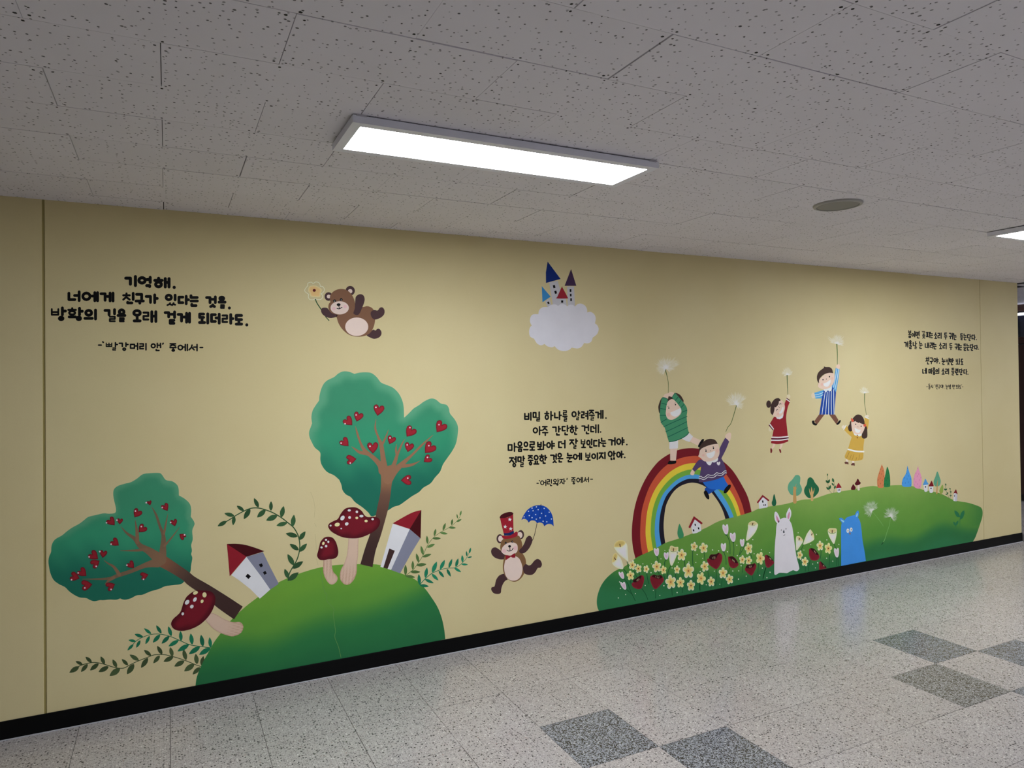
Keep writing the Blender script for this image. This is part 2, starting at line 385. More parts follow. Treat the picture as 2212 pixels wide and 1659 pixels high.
def shape(name, s, col, lv=0, parent=None, pts=None, grid=0, cf=None, kind=None, n=5):
    """A filled coat of paint. cf(x, y, edge distance) -> colour when the painter blended colours."""
    P = pts if pts is not None else smooth(parse(s), n=n)
    q = [P[0]]
    for p in P[1:]:
        if abs(p[0]-q[-1][0])+abs(p[1]-q[-1][1]) > .05: q.append(p)
    if abs(q[0][0]-q[-1][0])+abs(q[0][1]-q[-1][1]) < .05: q.pop()
    P = q; N = len(P)
    if cf is None:
        tri = tessellate_polygon([[Vector((a, b, 0)) for a, b in P]]); cols = [pig(col)]*N
    else:
        A = np.array(P); inner = []
        x0, y0 = A.min(0); x1, y1 = A.max(0)
        gx = np.arange(x0, x1, grid); gy = np.arange(y0, y1, grid)
        G = np.array([(a+(grid/2 if j % 2 else 0), b) for j, b in enumerate(gy) for a in gx])
        B = np.roll(A, -1, 0); ins = np.zeros(len(G), bool); dist = np.full(len(G), 1e9)
        for a, b in zip(A, B):
            c = ((a[1] > G[:, 1]) != (b[1] > G[:, 1]))
            with np.errstate(all='ignore'):
                ins ^= c & (G[:, 0] < (b[0]-a[0])*(G[:, 1]-a[1])/(b[1]-a[1]+1e-12)+a[0])
            d = b-a; L2 = (d@d)+1e-9; tt = np.clip(((G-a)@d)/L2, 0, 1)
            dist = np.minimum(dist, np.hypot(*(G-a-tt[:, None]*d).T))
        k = ins & (dist > grid*.35); inner = G[k]; di = dist[k]
        allp = [Vector(p) for p in P]+[Vector(p) for p in inner]
        r = delaunay_2d_cdt(allp, [], [list(range(N))], 1, 1e-6)
        P = [tuple(v) for v in r[0]]; tri = r[2]
        cols = []
        for v, orig in zip(P, r[3]):
            dd = 0
            for i in orig:
                if i >= N: dd = di[i-N]
            cols.append(pig(cf(v[0], v[1], dd)))
    lv += CUR['lv']; v3 = [to3(p, lv) for p in P]
    fs = []
    for f in tri:
        a, b, c = (v3[i] for i in f[:3]); cr_ = (b[0]-a[0])*(c[2]-a[2])-(b[2]-a[2])*(c[0]-a[0])
        fs.append(tuple(f) if cr_ > 0 else tuple(reversed(f)))
    # normal of (x, z) counter-clockwise polygon looks towards -Y
    o = mesh(name, v3, fs, M['paint'], parent or CUR['t'], cols)
    if kind: o['kind'] = kind
    return o
def smix(a, b, t):
    t = max(0, min(1, t)); t = t*t*(3-2*t); return tuple(u+(v-u)*t for u, v in zip(a, b))
def ell(cx, cy, rx, ry, rot=0, n=20):
    r = math.radians(rot); c, s = math.cos(r), math.sin(r)
    return [g(cx+rx*math.cos(a)*c-ry*math.sin(a)*s, cy+rx*math.cos(a)*s+ry*math.sin(a)*c) for a in (k*math.tau/n for k in range(n))]
def oval(name, cx, cy, rx, ry, col, lv=0, rot=0, parent=None, n=20, **k):
    return shape(name, None, col, lv, parent, pts=ell(cx, cy, rx, ry, rot, n), **k)
def strip(P, W, Cs, VV, FF, CC, lv, cap=True):
    """P pixel points, W half widths (px), Cs colours per point"""
    N = len(P); b0 = len(VV); L, R = [], []
    for i in range(N):
        a, b = P[max(0, i-1)], P[min(N-1, i+1)]
        dx, dy = b[0]-a[0], b[1]-a[1]; l = math.hypot(dx, dy) or 1; nx, ny = -dy/l, dx/l; h = W[i]
        if 0 < i < N-1:
            u = (P[i][0]-P[i-1][0], P[i][1]-P[i-1][1]); v = (P[i+1][0]-P[i][0], P[i+1][1]-P[i][1])
            lu, lv_ = math.hypot(*u) or 1, math.hypot(*v) or 1; cs = (u[0]*v[0]+u[1]*v[1])/lu/lv_
            h = h/max(.5, math.sqrt(max(0, (1+cs)/2)))
        L.append((P[i][0]+nx*h, P[i][1]+ny*h)); R.append((P[i][0]-nx*h, P[i][1]-ny*h))
    def add(poly, cols, l_=lv):
        b = len(VV); v3 = [to3(p, l_) for p in poly]; VV.extend(v3); CC.extend(cols); return b, v3
    b, v3 = add(L+R, [pig(c) for c in Cs]*2)
    def face(idx):
        pts = [VV[i] for i in idx]; ar = sum(p[0]*q[2]-q[0]*p[2] for p, q in zip(pts, pts[1:]+pts[:1]))
        FF.append(tuple(idx) if ar > 0 else tuple(reversed(idx)))
    for i in range(N-1): face([b+i, b+i+1, b+N+i+1, b+N+i])
    if cap:
        for i in (0, N-1):
            if W[i] < .25: continue
            poly = [(P[i][0]+W[i]*math.cos(a), P[i][1]+W[i]*math.sin(a)) for a in (k*math.tau/12 for k in range(12))]
            bb_, _ = add(poly, [pig(Cs[i])]*12, lv-.06 if i else lv-.1); face(list(range(bb_, bb_+12)))
def strokes(name, lst, col, lv=0, parent=None, sm=True, cap=True, kind=None):
    """lst: (points string, width) with width in traced units, or a list of widths / (x, y, w[, colour]) tuples"""
    VV, FF, CC = [], [], []; lv += CUR['lv']
    for n_, it in enumerate(lst):
        lv += .17
        if isinstance(it, str) or isinstance(it[0], str):
            s, w_ = it; pts = parse(s); N0 = len(pts); ws = list(w_) if isinstance(w_, (tuple, list)) else [w_]*N0
            if len(ws) == 2 and N0 != 2: ws = [ws[0]+(ws[1]-ws[0])*i/(N0-1) for i in range(N0)]
            data = [(p[0], p[1], v/FR[2]/2, col) for p, v in zip(pts, ws)]; corners = [p[2] for p in pts]
        else:
            data = [(*g(q[0], q[1]), q[2]/FR[2]/2, q[3] if len(q) > 3 else col) for q in it]; corners = [False]*len(data)
        if sm and len(data) > 2 and not all(corners):
            flat = [(a, b, w2, *c) for a, b, w2, c in data]; out = []
            for i in range(len(flat)-1):
                p0 = flat[i] if i == 0 or corners[i] else flat[i-1]; p3 = flat[i+1] if i == len(flat)-2 or corners[i+1] else flat[i+2]
                out += cr(p0, flat[i], flat[i+1], p3, 5)
            out.append(flat[-1]); data = [(q[0], q[1], max(.05, q[2]), q[3:6]) for q in out]
        strip([q[:2] for q in data], [q[2] for q in data], [q[3] for q in data], VV, FF, CC, lv, cap)
    o = mesh(name, VV, FF, M['paint'], parent or CUR['t'], CC)
    if kind: o['kind'] = kind
    return o
def leaf(s, wr, col, lv=1, parent=None, vein=None):
    (bx, by, _), (tx, ty, _) = parse(s); dx, dy = tx-bx, ty-by; L = math.hypot(dx, dy); nx, ny = -dy/L, dx/L; out = []
    prof = ((0, .05), (.12, .55), (.3, .9), (.5, 1), (.7, .8), (.88, .42), (1, .04))
    for t, w_ in prof: out.append((bx+dx*t+nx*w_*L*wr/2, by+dy*t+ny*w_*L*wr/2))
    for t, w_ in reversed(prof): out.append((bx+dx*t-nx*w_*L*wr/2, by+dy*t-ny*w_*L*wr/2))
    return shape('leaf', None, col, lv, parent, pts=out)
def vine(label, stem, sw, leaves, col, wr, ax, ay, lv=3, scol=None):
    thing('painted_vine', label, 'painted plant', ax, ay, lv)
    strokes('stem', [(stem, sw)], scol or col)
    for s in leaves.split(';'):
        k = random.uniform(.9, 1.12)
        leaf(s.strip(), wr*random.uniform(.92, 1.08), tuple(min(255, c*k) for c in col))
def heart(tx, ty, nx, ny, hx, hy, col=(150, 34, 48), parent=None, lv=4):
    dx, dy = nx-tx, ny-ty; L = math.hypot(dx, dy); ux, uy = dx/L, dy/L; vx, vy = -uy, ux; L *= 1.02
    half = [(0, 0), (.20, .18), (.42, .39), (.72, .58), (1.0, .66), (1.24, .56), (1.34, .35), (1.24, .12), (1.0, 0)]
    P = [(tx+ux*a*L+vx*b*L, ty+uy*a*L+vy*b*L) for a, b in half]+[(tx+ux*a*L-vx*b*L, ty+uy*a*L-vy*b*L) for a, b in reversed(half[1:-1])]
    def cf(x, y, d): return smix((88, 16, 30), col, d*FR[2]/15)
    cp = CUR['lv']
    o = shape('heart', None, col, lv, parent, pts=[g(*p) for p in P], grid=2.2, cf=cf)
    shape('heart_highlight', None, (236, 196, 214), lv+1, o, pts=ell(hx, hy, 11, 11, 0, 10)); return o
def fluff(name, cx, cy, spikes, parent=None, lv=1, w_=1.0, seed=1, bg=(198, 186, 148)):
    """fine dry-brush spikes: (angle0, angle1, length, count), thinning out into the ground colour"""
    rr = random.Random(seed); VV, FF, CC = [], [], []; L0 = CUR['lv']+lv; al = []
    for a0, a1, ln, n in spikes:
        for k in range(n): al.append((math.radians(rr.uniform(a0, a1)), ln*rr.uniform(.45, 1.08)))
    al.sort(key=lambda q: -q[1])
    for k, (a, l) in enumerate(al):
        bx, by = cx+rr.uniform(-4, 4), cy+rr.uniform(-4, 4); st = 0
        bend = rr.uniform(-.12, .12); ww = rr.uniform(.75, 1.4)*w_*FR[2]; lv2 = L0+4.0*k/len(al)
        f = rr.uniform(.25, .9); px, py = -math.sin(a), math.cos(a); n = 4; b = len(VV)
        prof = (.25, .8, 1, .7, .0)
        for i in range(n+1):
            t = i/n; x = bx+math.cos(a)*l*t+px*bend*l*t*t; y = by+math.sin(a)*l*t+py*bend*l*t*t; h = ww/2*prof[i]
            c = pig(smix((222, 220, 228), bg, min(.95, .04+t**2.4*(.95-.4*f)+.22*(1-f))))
            VV += [to3(g(x+px*h, y+py*h), lv2), to3(g(x-px*h, y-py*h), lv2)]; CC += [c, c]
        for i in range(n):
            q = [b+2*i, b+2*i+1, b+2*i+3, b+2*i+2]; pts = [VV[j] for j in q]
            ar = sum(p[0]*r_[2]-r_[0]*p[2] for p, r_ in zip(pts, pts[1:]+pts[:1])); FF.append(tuple(q) if ar > 0 else tuple(q[::-1]))
    o = mesh(name, VV, FF, M['paint'], parent or CUR['t'], CC); o['kind'] = 'stuff'; return o
# ---------------------------------------------------------------- hand-lettered Korean
C_ = lambda n=16, x0=0, y0=0, x1=1, y1=1: [((x0+x1)/2+(x1-x0)/2*math.cos(a), (y0+y1)/2+(y1-y0)/2*math.sin(a)) for a in (k*math.tau/n for k in range(n+1))]
JA = {'ㄱ': [[(0, 0), (1, 0), (1, 1)]], 'ㄴ': [[(0, 0), (0, 1), (1, 1)]], 'ㄷ': [[(1, 0), (0, 0), (0, 1), (1, 1)]],
      'ㄹ': [[(0, 0), (1, 0), (1, .5), (0, .5), (0, 1), (1, 1)]], 'ㅁ': [[(0, 0), (1, 0), (1, 1), (0, 1), (0, 0)]],
      'ㅂ': [[(0, 0), (0, 1), (1, 1), (1, 0)], [(0, .52), (1, .52)]], 'ㅃ': [[(0, 0), (0, 1), (1, 1), (1, 0)], [(0, .5), (1, .5)], [(.5, 0), (.5, 1)]],
      'ㅅ': [[(.58, 0), (.45, .5), (0, 1)], [(.47, .42), (1, 1)]], 'ㅆ': [[(.35, 0), (.26, .5), (0, 1)], [(.28, .45), (.62, 1), (.8, 0)], [(.72, .4), (1, .8)]],
      'ㅇ': [C_()], 'ㅈ': [[(0, 0), (1, 0)], [(.62, 0), (.45, .5), (0, 1)], [(.47, .45), (1, 1)]],
      'ㅊ': [[(.5, 0), (.5, .25)], [(0, .3), (1, .3)], [(.55, .3), (.45, .6), (0, 1)], [(.5, .62), (1, 1)]],
      'ㅍ': [[(0, 0), (1, 0)], [(0, 1), (1, 1)], [(.3, 0), (.3, 1)], [(.7, 0), (.7, 1)]], 'ㄲ': [[(0, 0), (.42, 0), (.4, 1)], [(.5, 0), (1, 0), (1, 1)]],
      'ㅎ': [[(.52, 0), (.52, .25)], [(0, .25), (1, .25)], C_(16, .12, .45, .9, 1)],
      'ㅏ': [[(0, 0), (0, 1)], [(0, .46), (1, .46)]], 'ㅑ': [[(0, 0), (0, 1)], [(0, .33), (1, .33)], [(0, .62), (1, .62)]],
      'ㅓ': [[(1, 0), (1, 1)], [(0, .42), (1, .42)]], 'ㅕ': [[(1, 0), (1, 1)], [(0, .3), (1, .3)], [(0, .6), (1, .6)]],
      'ㅣ': [[(.5, 0), (.5, 1)]], 'ㅡ': [[(0, .5), (1, .5)]], 'ㅐ': [[(0, 0), (0, 1)], [(1, 0), (1, 1)], [(0, .45), (1, .45)]],
      'ㅔ': [[(.5, 0), (.5, 1)], [(1, 0), (1, 1)], [(0, .42), (.5, .42)]], 'ㅗ': [[(.5, 0), (.5, 1)], [(0, 1), (1, 1)]],
      'ㅜ': [[(0, 0), (1, 0)], [(.52, 0), (.52, 1)]], 'ㅛ': [[(.3, 0), (.3, 1)], [(.7, 0), (.7, 1)], [(0, 1), (1, 1)]],
      '.': [[(.45, .5), (.55, .5)]], '-': [[(0, .5), (1, .5)]], '`': [[(0, 0), (1, 1)]], "'": [[(1, 0), (0, 1)]]}
INK = (10, 9, 11)
def text(line, spec, w_):
    """spec: syllables split by '|', each 'jamo x0,y0,x1,y1' outer boxes"""
    for syl in spec.split('|'):
        st = []
        tk = syl.split()
        for j, bx in zip(tk[::2], tk[1::2]):
            x0, y0, x1, y1 = map(float, bx.split(',')); h = w_/2; wd = w_*1.13
            if y1-y0 < w_*1.25: y0 = y1 = (y0+y1)/2
            else: y0, y1 = y0+h, y1-h
            if x1-x0 < w_*1.25: x0 = x1 = (x0+x1)/2
            else: x0, x1 = x0+h, x1-h
            if j == '.': wd = w_*1.2
            if j in 'ㅎㄹㅂㅃㅊㄲㅍㅆ' and (y1-y0) < w_*2.9: wd = w_*(.72 if y1-y0 < w_*2.2 else .84)
            for s in JA[j]:
                P = [(x0+a*(x1-x0), y0+b*(y1-y0), wd, INK) for a, b in s]
                if len(P) == 2 or len(P) > 9: st.append(P)
                else:                          # every straight leg its own brush stroke
                    for a, b in zip(P, P[1:]): st.append([a, b])
        if st: strokes('syllable', st, INK, parent=line, sm=False)
def quotation(label, ax, ay, lines):
    t = thing('painted_quotation', label, 'lettering', ax, ay, 2)
    for fr, spec, w_ in lines:
        ln = link('text_line', None, t)
        if isinstance(fr[0], tuple):
            for f2, s2 in zip(fr, spec): V(*f2); text(ln, s2, w_)
        else: V(*fr); text(ln, spec, w_)
# ---------------------------------------------------------------- the two green hills
H_L, H_M, H_D, H_B = (108, 152, 66), (92, 142, 62), (34, 104, 66), (44, 118, 76)
def base_h(x, y): return on_wall(x, y)[1]
rn = random.Random(11); PH = [(rn.uniform(1, 9), rn.uniform(0, 6), rn.uniform(.4, 1)) for _ in range(6)]
def wob(x): return sum(c*math.sin(x*a+b) for a, b, c in PH)*.012
def hillL(x, y, d):
    X, Z = on_wall(x, y); h = Z + wob(X*2); b = .15+.15*max(0, min(1, (X-.2)/1.1))
    if h > b+.34: return smix((104, 154, 58), (104, 152, 68), (h-b-.34)/.2)
    if h > b+.20: return smix((92, 146, 58), (104, 154, 58), (h-b-.20)/.14)
    if h > b: return smix((42, 112, 66), (92, 146, 58), (h-b)/.20)
    return smix((38, 104, 66), (42, 112, 66), (h-.09)/(b-.08))
def hillR(x, y, d):
    X, Z = on_wall(x, y); h = Z + wob(X*1.3)*1.6
    k = max(0, (x-2070)/50); k = k if y < 1135 else 0
    if X < 3.2: h -= (3.2-X)*.25
    if h > .44: c = smix((98, 146, 64), (124, 160, 80), (h-.44)/.3)
    elif h > .30: c = smix((86, 140, 60), (98, 146, 64), (h-.30)/.14)
    elif h > .16: c = smix((44, 110, 66), (86, 140, 60), (h-.16)/.14)
    else: c = smix((46, 116, 76), (44, 110, 66), (h-.05)/.11)
    return smix(c, (60, 122, 62), min(1, k)*.75)
V(410, 1180, 3.8138)
t = thing('painted_hill', 'painted round green hill under the mushrooms and leaning houses, left half of the mural', 'painted hill', 1200, 900, 4)
hl = shape('hill_shape', '45,1162* 48,1140 60,1070 100,970 150,880 200,790 260,710 330,620 400,550 480,480 580,405 700,315 800,265 900,225 1050,180 1200,155 1400,147 1570,155 1720,215 1850,270 1930,340 1990,420 2040,500 2075,590 2095,680 2105,765* 1650,865* 1100,980* 550,1070*', None, 0, grid=7, cf=hillL)
strokes('paint_ridge', [('1075,205 1085,260 1110,370 1130,400 1130,450 1185,515 1182,560 1192,640 1200,700 1195,750 1225,830 1245,915', 4)], (96, 140, 78), 1)
V(0, 0, 1)
t = thing('painted_hill', 'painted long green meadow hill carrying flowers, white rabbit and blue cat, right half of the mural', 'painted hill', 1750, 1200, 4)
hr = shape('hill_shape', '1294,1320* 1290.5,1312 1289,1300 1290.8,1285.6 1297.4,1267 1308,1251 1323.4,1236.8 1336.4,1229.2 1347,1225 1361.4,1215 1377.6,1203 1410,1188 1437,1173 1464,1164 1496.7,1151.8 1525.6,1139.8 1548.5,1127.7 1567.8,1121 1590.7,1115.7 1623.6,1105.6 1638,1099 1657.6,1094.7 1692,1089.7 1721,1082.5 1735.7,1079.2 1757.4,1077.4 1780,1070 1795.8,1065.4 1839,1057.8 1863,1053 1884.8,1049.7 1901,1051.3 1922.7,1048.6 1949.9,1048 1970.5,1050 1990.3,1056.9 2016.8,1062.3 2033.7,1067 2057.8,1079.2 2074.7,1083.4 2092.7,1086.4 2114.4,1093.7 2120.5,1098.5 2122.5,1105.7 2121.7,1116.6 2116.9,1132.3 2110.8,1150.3 2106,1162.4 2100,1172* 1900,1210* 1700,1247* 1500,1283*', None, 0, grid=5, cf=hillR)
V(1930, 990, 8.295)
for s in ('1190,1060 1140,1050 1110,1010 1092,965 1095,930* 1140,955 1170,990 1192,1040* 1205,990 1235,950 1268,932* 1272,985 1255,1040 1230,1080 1190,1098', '1110,1205 1080,1185 1065,1135* 1100,1145 1112,1175* 1125,1140 1162,1112* 1160,1160 1130,1200'):
    shape('sprout', s, (38, 112, 76), 1)
strokes('sprout_stem', [('1190,1090 1190,1150 1190,1230', (12, 8, 3)), ('1115,1200 1118,1240', (10, 4))], (38, 112, 76), 1)
# ---------------------------------------------------------------- heart trees
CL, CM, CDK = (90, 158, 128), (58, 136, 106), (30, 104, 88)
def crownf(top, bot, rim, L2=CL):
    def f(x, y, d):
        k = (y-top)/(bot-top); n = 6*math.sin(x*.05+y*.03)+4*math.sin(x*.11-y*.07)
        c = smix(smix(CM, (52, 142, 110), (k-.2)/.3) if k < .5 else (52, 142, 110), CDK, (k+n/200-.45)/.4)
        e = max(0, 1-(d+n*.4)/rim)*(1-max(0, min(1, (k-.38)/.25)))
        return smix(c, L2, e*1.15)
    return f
BR_T, BR_M, BR_D = (142, 104, 82), (108, 78, 66), (62, 43, 42)
V(660, 790, 6.506)
t = thing('painted_tree', 'painted upright heart-shaped green tree hung with red hearts, centre left', 'painted tree', 1150, 2600, 3)
big = parse('190,490* 200,400 240,280 300,210 400,160 460,110 530,80 610,85 688,115* 760,97 860,93 930,105 1000,160 1060,235 1140,270 1230,310 1310,390 1360,490 1380,590 1385,730* 1430,690 1480,640 1520,600 1600,550 1670,500 1760,462 1830,475 1900,530 1980,550 2015,600 2030,670 2100,760 2140,850 2140,950 2115,1090 2060,1200 1990,1300 1930,1390 1890,1490 1820,1570')
V(670, 1030, 6.381)
big += parse('1659,90 1560,150 1500,210 1400,270 1310,335 1230,390 1150,415 1060,470 950,510 850,545 800,490 720,420 620,350 560,280 490,240 445,180 430,110 400,40')
V(660, 790, 6.506)
big += parse('470,1600 400,1540 300,1490 230,1400 208,1320 210,1240 190,1200 130,1150 90,1080 55,1000 50,930 70,870 92,810* 82,720 100,630 140,560')
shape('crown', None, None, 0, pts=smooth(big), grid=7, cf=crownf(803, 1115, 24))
def px(fr, lst):
    a = FR[:]; V(*fr); r = [(*g(q[0], q[1]), q[2]/FR[2], *q[3:]) for q in lst]; V(*a); return r
T5, T6 = (660, 790, 6.506), (670, 1030, 6.381)
V(0, 0, 1)
trunk = [(791.5, 1222, 27, BR_D), (800, 1187, 23.5, BR_D), (811, 1155, 23, (70, 49, 46)), (820.4, 1124, 22, (84, 60, 54)), (826.7, 1097, 23.5, (96, 69, 60)), (832.2, 1069, 22.5, BR_M), (834.5, 1046, 23, (134, 98, 76)), (836, 1025, 27, BR_T), (832, 1008, 26, BR_T)]
br = [[(1080, 1480, 110), (1050, 1400, 80), (960, 1300, 60), (830, 1190, 50), (770, 1080, 30), (730, 960, 28), (700, 850, 5)],
      [(880, 1240, 50), (760, 1215, 42), (700, 1175, 25), (645, 1135, 4)],
      [(1110, 1480, 110), (1095, 1350, 80), (1080, 1220, 62), (1062, 1110, 55), (1020, 1000, 30), (980, 880, 25), (990, 750, 4)],
      [(1070, 1120, 35), (1120, 1020, 25), (1165, 900, 5)],
      [(1150, 1600, 120), (1200, 1480, 75), (1250, 1370, 55), (1285, 1260, 40), (1320, 1180, 28), (1360, 1090, 20), (1395, 1030, 3)],
      [(1285, 1270, 30), (1270, 1180, 25), (1280, 1100, 4)],
      [(1160, 1600, 130), (1250, 1480, 95), (1380, 1360, 60), (1500, 1250, 32), (1640, 1110, 28), (1790, 975, 5)],
      [(1370, 1410, 50), (1500, 1390, 35), (1610, 1335, 4)]]
strokes('trunk', [trunk], BR_T, 1.6, cap=False)
V(0, 0, 1)
for k_, b in enumerate(br): strokes('branch', [px(T5, [(*q, BR_T) for q in b])], BR_T, 2.1+k_*.21)
V(*T5)
for h in ((1010, 706, 1032, 592, 988, 585), (718, 787, 748, 690, 710, 692), (657, 838, 584, 762, 555, 815), (605, 1130, 534, 1058, 500, 1088), (948, 1237, 943, 1118, 905, 1132), (715, 1310, 612, 1322, 628, 1368), (1178, 1104, 1213, 1020, 1187, 1014), (1420, 998, 1490, 902, 1466, 870), (1842, 936, 1915, 833, 1875, 828), (1435, 1215, 1460, 1118, 1428, 1113), (1678, 1228, 1763, 1132, 1732, 1123), (1660, 1352, 1733, 1300, 1713, 1288), (1338, 1610, 1448, 1606, 1436, 1580)):
    heart(*h)
V(90, 1010, 6.1444)
T1 = (90, 1010, 6.1444)
t = thing('painted_tree', 'painted heart-shaped green tree leaning to the left beside the wall joint, far left', 'painted tree', 2400, 1700, 3)
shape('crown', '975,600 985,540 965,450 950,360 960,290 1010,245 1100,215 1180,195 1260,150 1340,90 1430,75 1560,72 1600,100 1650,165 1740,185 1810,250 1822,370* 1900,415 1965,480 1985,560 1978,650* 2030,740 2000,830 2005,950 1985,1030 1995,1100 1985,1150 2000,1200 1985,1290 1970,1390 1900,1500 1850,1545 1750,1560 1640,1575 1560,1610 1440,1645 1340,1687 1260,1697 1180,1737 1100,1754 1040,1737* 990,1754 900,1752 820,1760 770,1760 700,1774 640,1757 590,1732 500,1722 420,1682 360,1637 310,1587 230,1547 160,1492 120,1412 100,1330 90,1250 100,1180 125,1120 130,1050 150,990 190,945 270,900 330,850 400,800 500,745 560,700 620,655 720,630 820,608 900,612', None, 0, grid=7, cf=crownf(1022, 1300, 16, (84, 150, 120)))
L1, L2_ = (128, 98, 78), (112, 92, 74)
V(0, 0, 1)
strokes('trunk', [[(343, 1208, 28, (140, 92, 70)), (366.7, 1221.6, 24, (118, 82, 66)), (399.2, 1242.7, 22, (84, 62, 56)), (415, 1255.8, 23, (74, 54, 50)), (447.6, 1276.4, 26, (66, 47, 46)), (480.2, 1300.3, 32, BR_D), (515, 1324, 33.5, BR_D)]], L1, 1.6, cap=False)
for k_, b in enumerate(([(1590, 1230, 130), (1605, 1150, 100), (1612, 1050, 78), (1615, 900, 50), (1570, 780, 35), (1520, 630, 30), (1460, 520, 4)],
          [(1622, 880, 30), (1650, 740, 22), (1675, 610, 3)], [(1630, 1040, 30), (1740, 910, 18), (1830, 790, 5)],
          [(1560, 1210, 150), (1430, 1110, 100), (1310, 1040, 70), (1235, 945, 50), (1130, 870, 30), (1050, 780, 4)],
          [(1270, 990, 50), (1265, 850, 40), (1240, 690, 4)], [(1390, 1085, 40), (1250, 1100, 28), (1045, 1103, 8)],
          [(1540, 1260, 130), (1380, 1295, 68), (1200, 1370, 50), (1020, 1430, 50), (870, 1475, 32), (540, 1480, 6)],
          [(1030, 1420, 50), (960, 1320, 35), (880, 1270, 20), (825, 1228, 4)], [(960, 1460, 40), (890, 1500, 30), (840, 1550, 6)])):
    strokes('branch', [px(T1, [(*q, smix(L1, L2_, i/3)) for i, q in enumerate(b)])], L1, 2.1+k_*.2)
V(*T1)
for h in ((1440, 502, 1428, 456, 1388, 466), (1672, 575, 1632, 508, 1600, 530), (1232, 662, 1280, 585, 1245, 577), (970, 766, 910, 700, 860, 732), (1035, 755, 1040, 695, 1000, 698), (1288, 860, 1350, 795, 1323, 782), (1770, 780, 1752, 712, 1712, 728), (1828, 882, 1882, 922, 1897, 893), (1025, 1035, 957, 980, 922, 1016), (750, 1215, 672, 1152, 630, 1184), (811, 1200, 822, 1125, 772, 1114), (770, 1235, 692, 1284, 725, 1310), (1225, 1335, 1172, 1276, 1132, 1296), (595, 1440, 524, 1376, 485, 1398), (505, 1470, 415, 1442, 397, 1488), (675, 1550, 568, 1563, 573, 1597), (975, 1545, 893, 1583, 922, 1617), (1418, 1420, 1342, 1440, 1352, 1482)):
    heart(*h, col=(140, 32, 44))
# ---------------------------------------------------------------- toadstools
CAP, CAPD, STM = (112, 24, 38), (78, 16, 28), (205, 178, 164)
WH, CRM = (214, 214, 224), (226, 212, 166)
def capf(x, y, d): return smix(CAPD, CAP, d/14+.15*math.sin(x*.2+y*.13))
def stemf(seed, vert=True, lo=None):
    def f(x, y, d):
        u, v = (x, y) if vert else (y-.45*x, x+.45*y)
        s = .5+.5*math.sin(u*.9+seed+.03*v+1.6*math.sin(v*.05)); s2 = max(0, math.sin(v*.045+seed))
        return smix(STM, (168, 128, 110), (s*.5*s2+.45*max(0, 1-d/3)))
    return f
def spots(lst, par):
    for q in lst: oval('cap_spot', q[0], q[1], q[2], q[3], CRM if q[4] else WH, 5, q[5] if len(q) > 5 else 0, par, 14)
V(350, 1220, 9.2167)
thing('painted_toadstool', 'painted dark red toadstool tipped over beside the leaning tree trunk, lower left', 'painted mushroom', 1400, 1400, 5)
shape('stem', '860,1020* 985,960 1100,1000 1200,1060 1330,1120 1440,1140 1540,1135 1600,1180 1620,1240 1590,1330 1520,1390 1400,1425 1280,1400 1150,1350 1020,1270 930,1180 870,1110', None, 0, grid=3, cf=stemf(1, False))
c = shape('cap', '610,540 700,505 800,512 940,520 1020,570 1060,650 1055,760 1010,890 940,1010 850,1110 740,1200 600,1270 450,1310 320,1308 230,1270 185,1200 190,1130 240,1060 310,1000 370,930 400,840 430,750 480,650 540,590', None, 2, grid=4, cf=capf)
spots([(665, 557, 52, 34, 1, -25), (845, 597, 42, 52, 1), (655, 690, 32, 50, 0, 30), (797, 725, 28, 36, 1, 25), (500, 745, 38, 54, 0, 40), (593, 830, 34, 40, 0, 40), (413, 975, 26, 32, 0, 15)], c)
V(670, 1030, 6.381)
thing('painted_toadstool', 'painted tall toadstool with a wide dark red cap on the hilltop', 'painted mushroom', 530, 1480, 6)
shape('stem', '528,835* 668,835* 662,960 660,1080 645,1200 640,1320 600,1420 540,1480 480,1485 430,1440 408,1380 420,1290 470,1190 505,1080 520,950', None, 0, grid=3, cf=stemf(2))
c = shape('cap', '250,690 262,645 320,610 380,580 420,510 480,440 560,420 640,425 710,470 750,530 800,555 880,550 940,570 965,620 940,690 880,750 780,805 680,840 580,848 460,835 360,795 290,750', None, 2, grid=4, cf=capf)
spots([(538, 462, 22, 16, 0), (643, 482, 18, 18, 0), (445, 567, 26, 36, 0, 35), (543, 560, 19, 20, 0), (642, 566, 20, 18, 1), (706, 541, 28, 18, 0), (770, 608, 22, 18, 1), (860, 582, 18, 16, 0), (372, 658, 36, 26, 1, -15), (503, 648, 26, 22, 0, -30), (281, 672, 14, 13, 0), (428, 712, 12, 10, 0)], c)
thing('painted_toadstool', 'painted small toadstool with a bell-shaped red cap left of the tall one', 'painted mushroom', 310, 1480, 6)
shape('stem', '182,1125* 295,1125* 300,1230 320,1310 365,1360 378,1410 350,1460 300,1485 250,1460 200,1380 178,1290 180,1200', None, 0, grid=3, cf=stemf(3))
c = shape('cap', '140,900 190,840 250,825 310,840 350,890 375,960 388,1040 370,1100 320,1130 250,1135 190,1148 130,1140 95,1090 110,1020 125,960', None, 2, grid=4, cf=capf)
spots([(218, 868, 15, 14, 0), (250, 895, 14, 17, 0), (181, 917, 17, 24, 1, 20), (219, 955, 17, 18, 0, 30), (156, 972, 16, 14, 0)], c)
